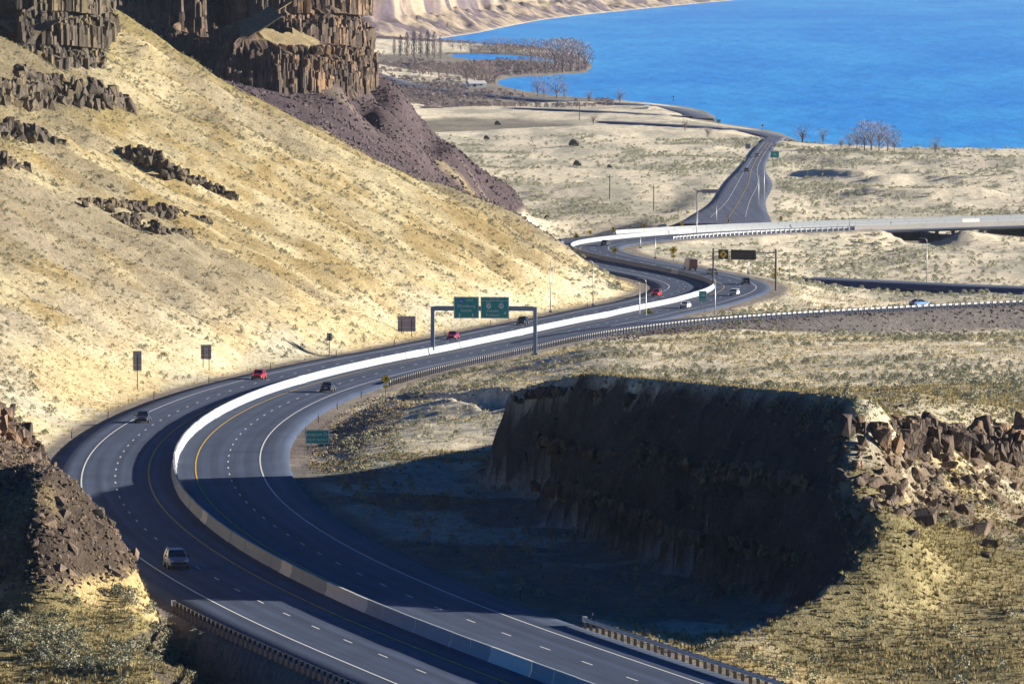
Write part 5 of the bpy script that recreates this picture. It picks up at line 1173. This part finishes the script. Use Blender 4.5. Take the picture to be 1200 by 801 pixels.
def tree(px, py, hpx, label, group, kind='t', k=0, red=False):
    p = survey([(px, py)], 1500.0)[0]; h = hpx * p[1] / F_PX
    t = thing('bare_tree' if kind != 'b' else 'bare_shrub', tuple(p), label, 'tree' if kind != 'b' else 'shrub', group, rz=random.uniform(0, 6.28))
    tm, cm = {'t': T_MESH, 'p': P_MESH, 'b': B_MESH}[kind][k % (4 if kind == 't' else 2)]
    a = link('trunk', tm, t); c = link('crown', cm, t); t.scale = (h * random.uniform(.85, 1.1), h * random.uniform(.85, 1.1), h)
    if red: c.material_slots[0].link = 'OBJECT'; c.material_slots[0].material = M['twig_red']
    return t
grove = [(650,85,40),(660,85,38),(669,84,40),(678,84,36),(686,82,28),(640,87,28),(630,86,22),(655,76,32),(667,75,30),(676,76,28),(645,74,28),(632,72,26),(622,78,22),(612,84,18),(684,77,26),(639,80,30),(660,70,22)]
for k, (a, b, h) in enumerate(grove): tree(a, b, h, 'bare lavender-grey tree in the thick grove at the end of the peninsula', 'peninsula grove', 't', k)
for k, (a, b, h) in enumerate([(552,64,16),(562,62.5,15),(572,62,16),(582,61.5,18),(592,61.5,17),(602,61.5,16),(612,62,17),(622,62.5,18),(540,60,14),(530,58,14)]): tree(a, b, h, ORD[k + 2 if k < 8 else 9 - k] + ' from the left of the small bare trees in the row behind the pond', 'trees behind the pond', 't', k + 1)
for k, (a, b, h) in enumerate([(514,92,16),(524,92,19),(534,91,18),(546,95,22),(556,96,24),(565,97,27),(573,98,26),(580,98,20),(505,90,14),(495,88,12)]): tree(a, b, h, ORD[k + 2 if k < 8 else 9 - k] + ' from the left of the bushy bare trees by the white-roofed shed', 'trees by the shed', 't', k, True)
for k, (a, b, h) in enumerate([(469,66,24),(477,66,27),(485,67,30),(493,67,29),(501,68,32),(509,68,30),(516,69,25),(462,65,20)]): tree(a, b, h, ORD[k + 1 if k < 7 else 0] + ' from the left of the slender leafless poplars near the far shore', 'row of poplars', 'p', k)
tree(630, 113, 24, 'bare tree on the causeway shore, leftmost of four', None, 't', 0, True); tree(637.5, 114, 19, 'bare tree on the causeway shore, second of four', None, 't', 1, True); tree(652, 115, 27, 'taller open bare tree on the causeway shore, third of four', None, 't', 2); tree(661, 116, 18, 'bare tree on the causeway shore, rightmost of four', None, 't', 3)
tree(690, 119, 13, 'round bare shrub on the causeway right of the four trees', None, 'b', 0, True); tree(727, 121.5, 17, 'round reddish bare shrub farthest right on the causeway', None, 'b', 1, True)
tree(940, 167, 21, 'round bare tree at the shore right of the road bend, left of two', None, 'b', 0, True); tree(964, 168.5, 19, 'round bare tree at the shore right of the road bend, right of two', None, 'b', 1, True)
for k, (a, b, h) in enumerate([(1004,175,26),(1013,176,33),(1021,176,36),(1030,177,33),(1040,177,30),(1048,178,25),(996,175,18)]): tree(a, b, h, ORD[k + 1 if k < 6 else 0] + ' from the left of the bare trees in the near-shore clump', 'clump on the near shore', 't', k, k % 2 == 0)
tree(1096, 178, 17, 'single small bare tree on the near shore right of the clump', None, 'b', 0); tree(986, 173, 12, 'low bare shrub left of the shore clump', None, 'b', 1); tree(1118, 179, 7, 'tiny bare shrub farthest right on the near shore', None, 'b', 0)
tree(803, 153, 14, 'pale bare shrub below the shore road, left of two', None, 'b', 0, True); tree(829, 161, 14, 'pale bare shrub below the shore road, right of two', None, 'b', 1, True); tree(696, 146, 12, 'reddish bare shrub on the plain below the lower road', None, 'b', 1, True)
ju = clump_mesh('crown', M['juniper'], 260, 77, .16, .8)
def evergreen(px, py, hpx, label):
    p = survey([(px, py)], 1500.0)[0]; h = hpx * p[1] / F_PX; t = thing('evergreen_shrub', tuple(p), label, 'shrub', 'dark evergreens on the plain')
    c = link('crown', ju, t); MB().tube([(0, 0, -.1), (0, 0, .4)], [.06, .03], 5).build('trunk', M['bark'], t); t.scale = (h * 1.2, h * 1.2, h)
for q in ((672,172,10,'largest dark evergreen shrub on the plain'),(676,195,8,'dark evergreen shrub below the largest one'),(583,147,6,'dark shrub on the upper left of the plain'),(570,164,6,'dark shrub left of the largest evergreen'),(714,197,5,'small dark shrub right of the evergreens'),(641,257,6,'dark shrub above the tip of the second curve')): evergreen(*q)
def shed(px, py, wpx, hpx, wall, roof, label, depth=9.0, rz=0.0):
    p = survey([(px, py)], 1500.0)[0]; k = p[1] / F_PX; w, h = wpx * k, hpx * k; t = thing('shed', tuple(p), label, 'building', rz=rz); e = h * .55
    MB().box((0, 0, e / 2 - .5), (w, depth, e + 1)).build('wall', wall, t)
    r = MB(); o = .4
    for s in (-1, 1): r.quad((-w / 2 - o, s * (depth / 2 + o), e - .1), (w / 2 + o, s * (depth / 2 + o), e - .1), (w / 2 + o, 0, h), (-w / 2 - o, 0, h))
    for s in (-1, 1): r.quad((s * w / 2, -depth / 2, e), (s * w / 2, depth / 2, e), (s * w / 2, 0, h - .05))
    r.build('roof', roof, t); MB().box((-w * .2, -depth / 2 - .03, e * .4), (w * .18, .08, e * .8)).build('door', M['trim'], t); MB().box((w * .2, -depth / 2 - .03, e * .55), (w * .16, .08, e * .4)).build('window', M['glass'], t)
shed(558, 101.5, 20, 7, M['sign_white'], M['concrete_new'], 'long white-roofed shed by the bare clump on the causeway', rz=.25)
shed(543, 103, 7, 5, M['sign_back'], M['sign_back'], 'small dark shed left of the white-roofed one')
shed(476, 79, 8, 5, M['sign_back'], M['trim'], 'dark low building at the foot of the poplars', 8)
shed(758, 127, 4, 4, M['sign_white'], M['sign_white'], 'tiny white hut beside the causeway shrub', 4)

# ------------------------------------------------------------------ air between here and the far shore
hz_me = MB().box((0, 0, 0), (11000, 14000, 236)).mesh('haze', M['trim']); hz_me.materials.clear()
hm = bpy.data.materials.new('haze'); hm.use_nodes = True; hn = hm.node_tree.nodes; hn.clear()
ho = hn.new('ShaderNodeOutputMaterial'); hv = hn.new('ShaderNodeVolumePrincipled'); hv.inputs['Color'].default_value = (.72, .80, 1.0, 1); hv.inputs['Density'].default_value = 1.6e-5; hv.inputs['Anisotropy'].default_value = .2
hm.node_tree.links.new(hv.outputs[0], ho.inputs['Volume']); hz_me.materials.append(hm)
stuff(link('haze', hz_me, loc=(0, 6000, 113)), 'thin blue haze over the valley and lake')
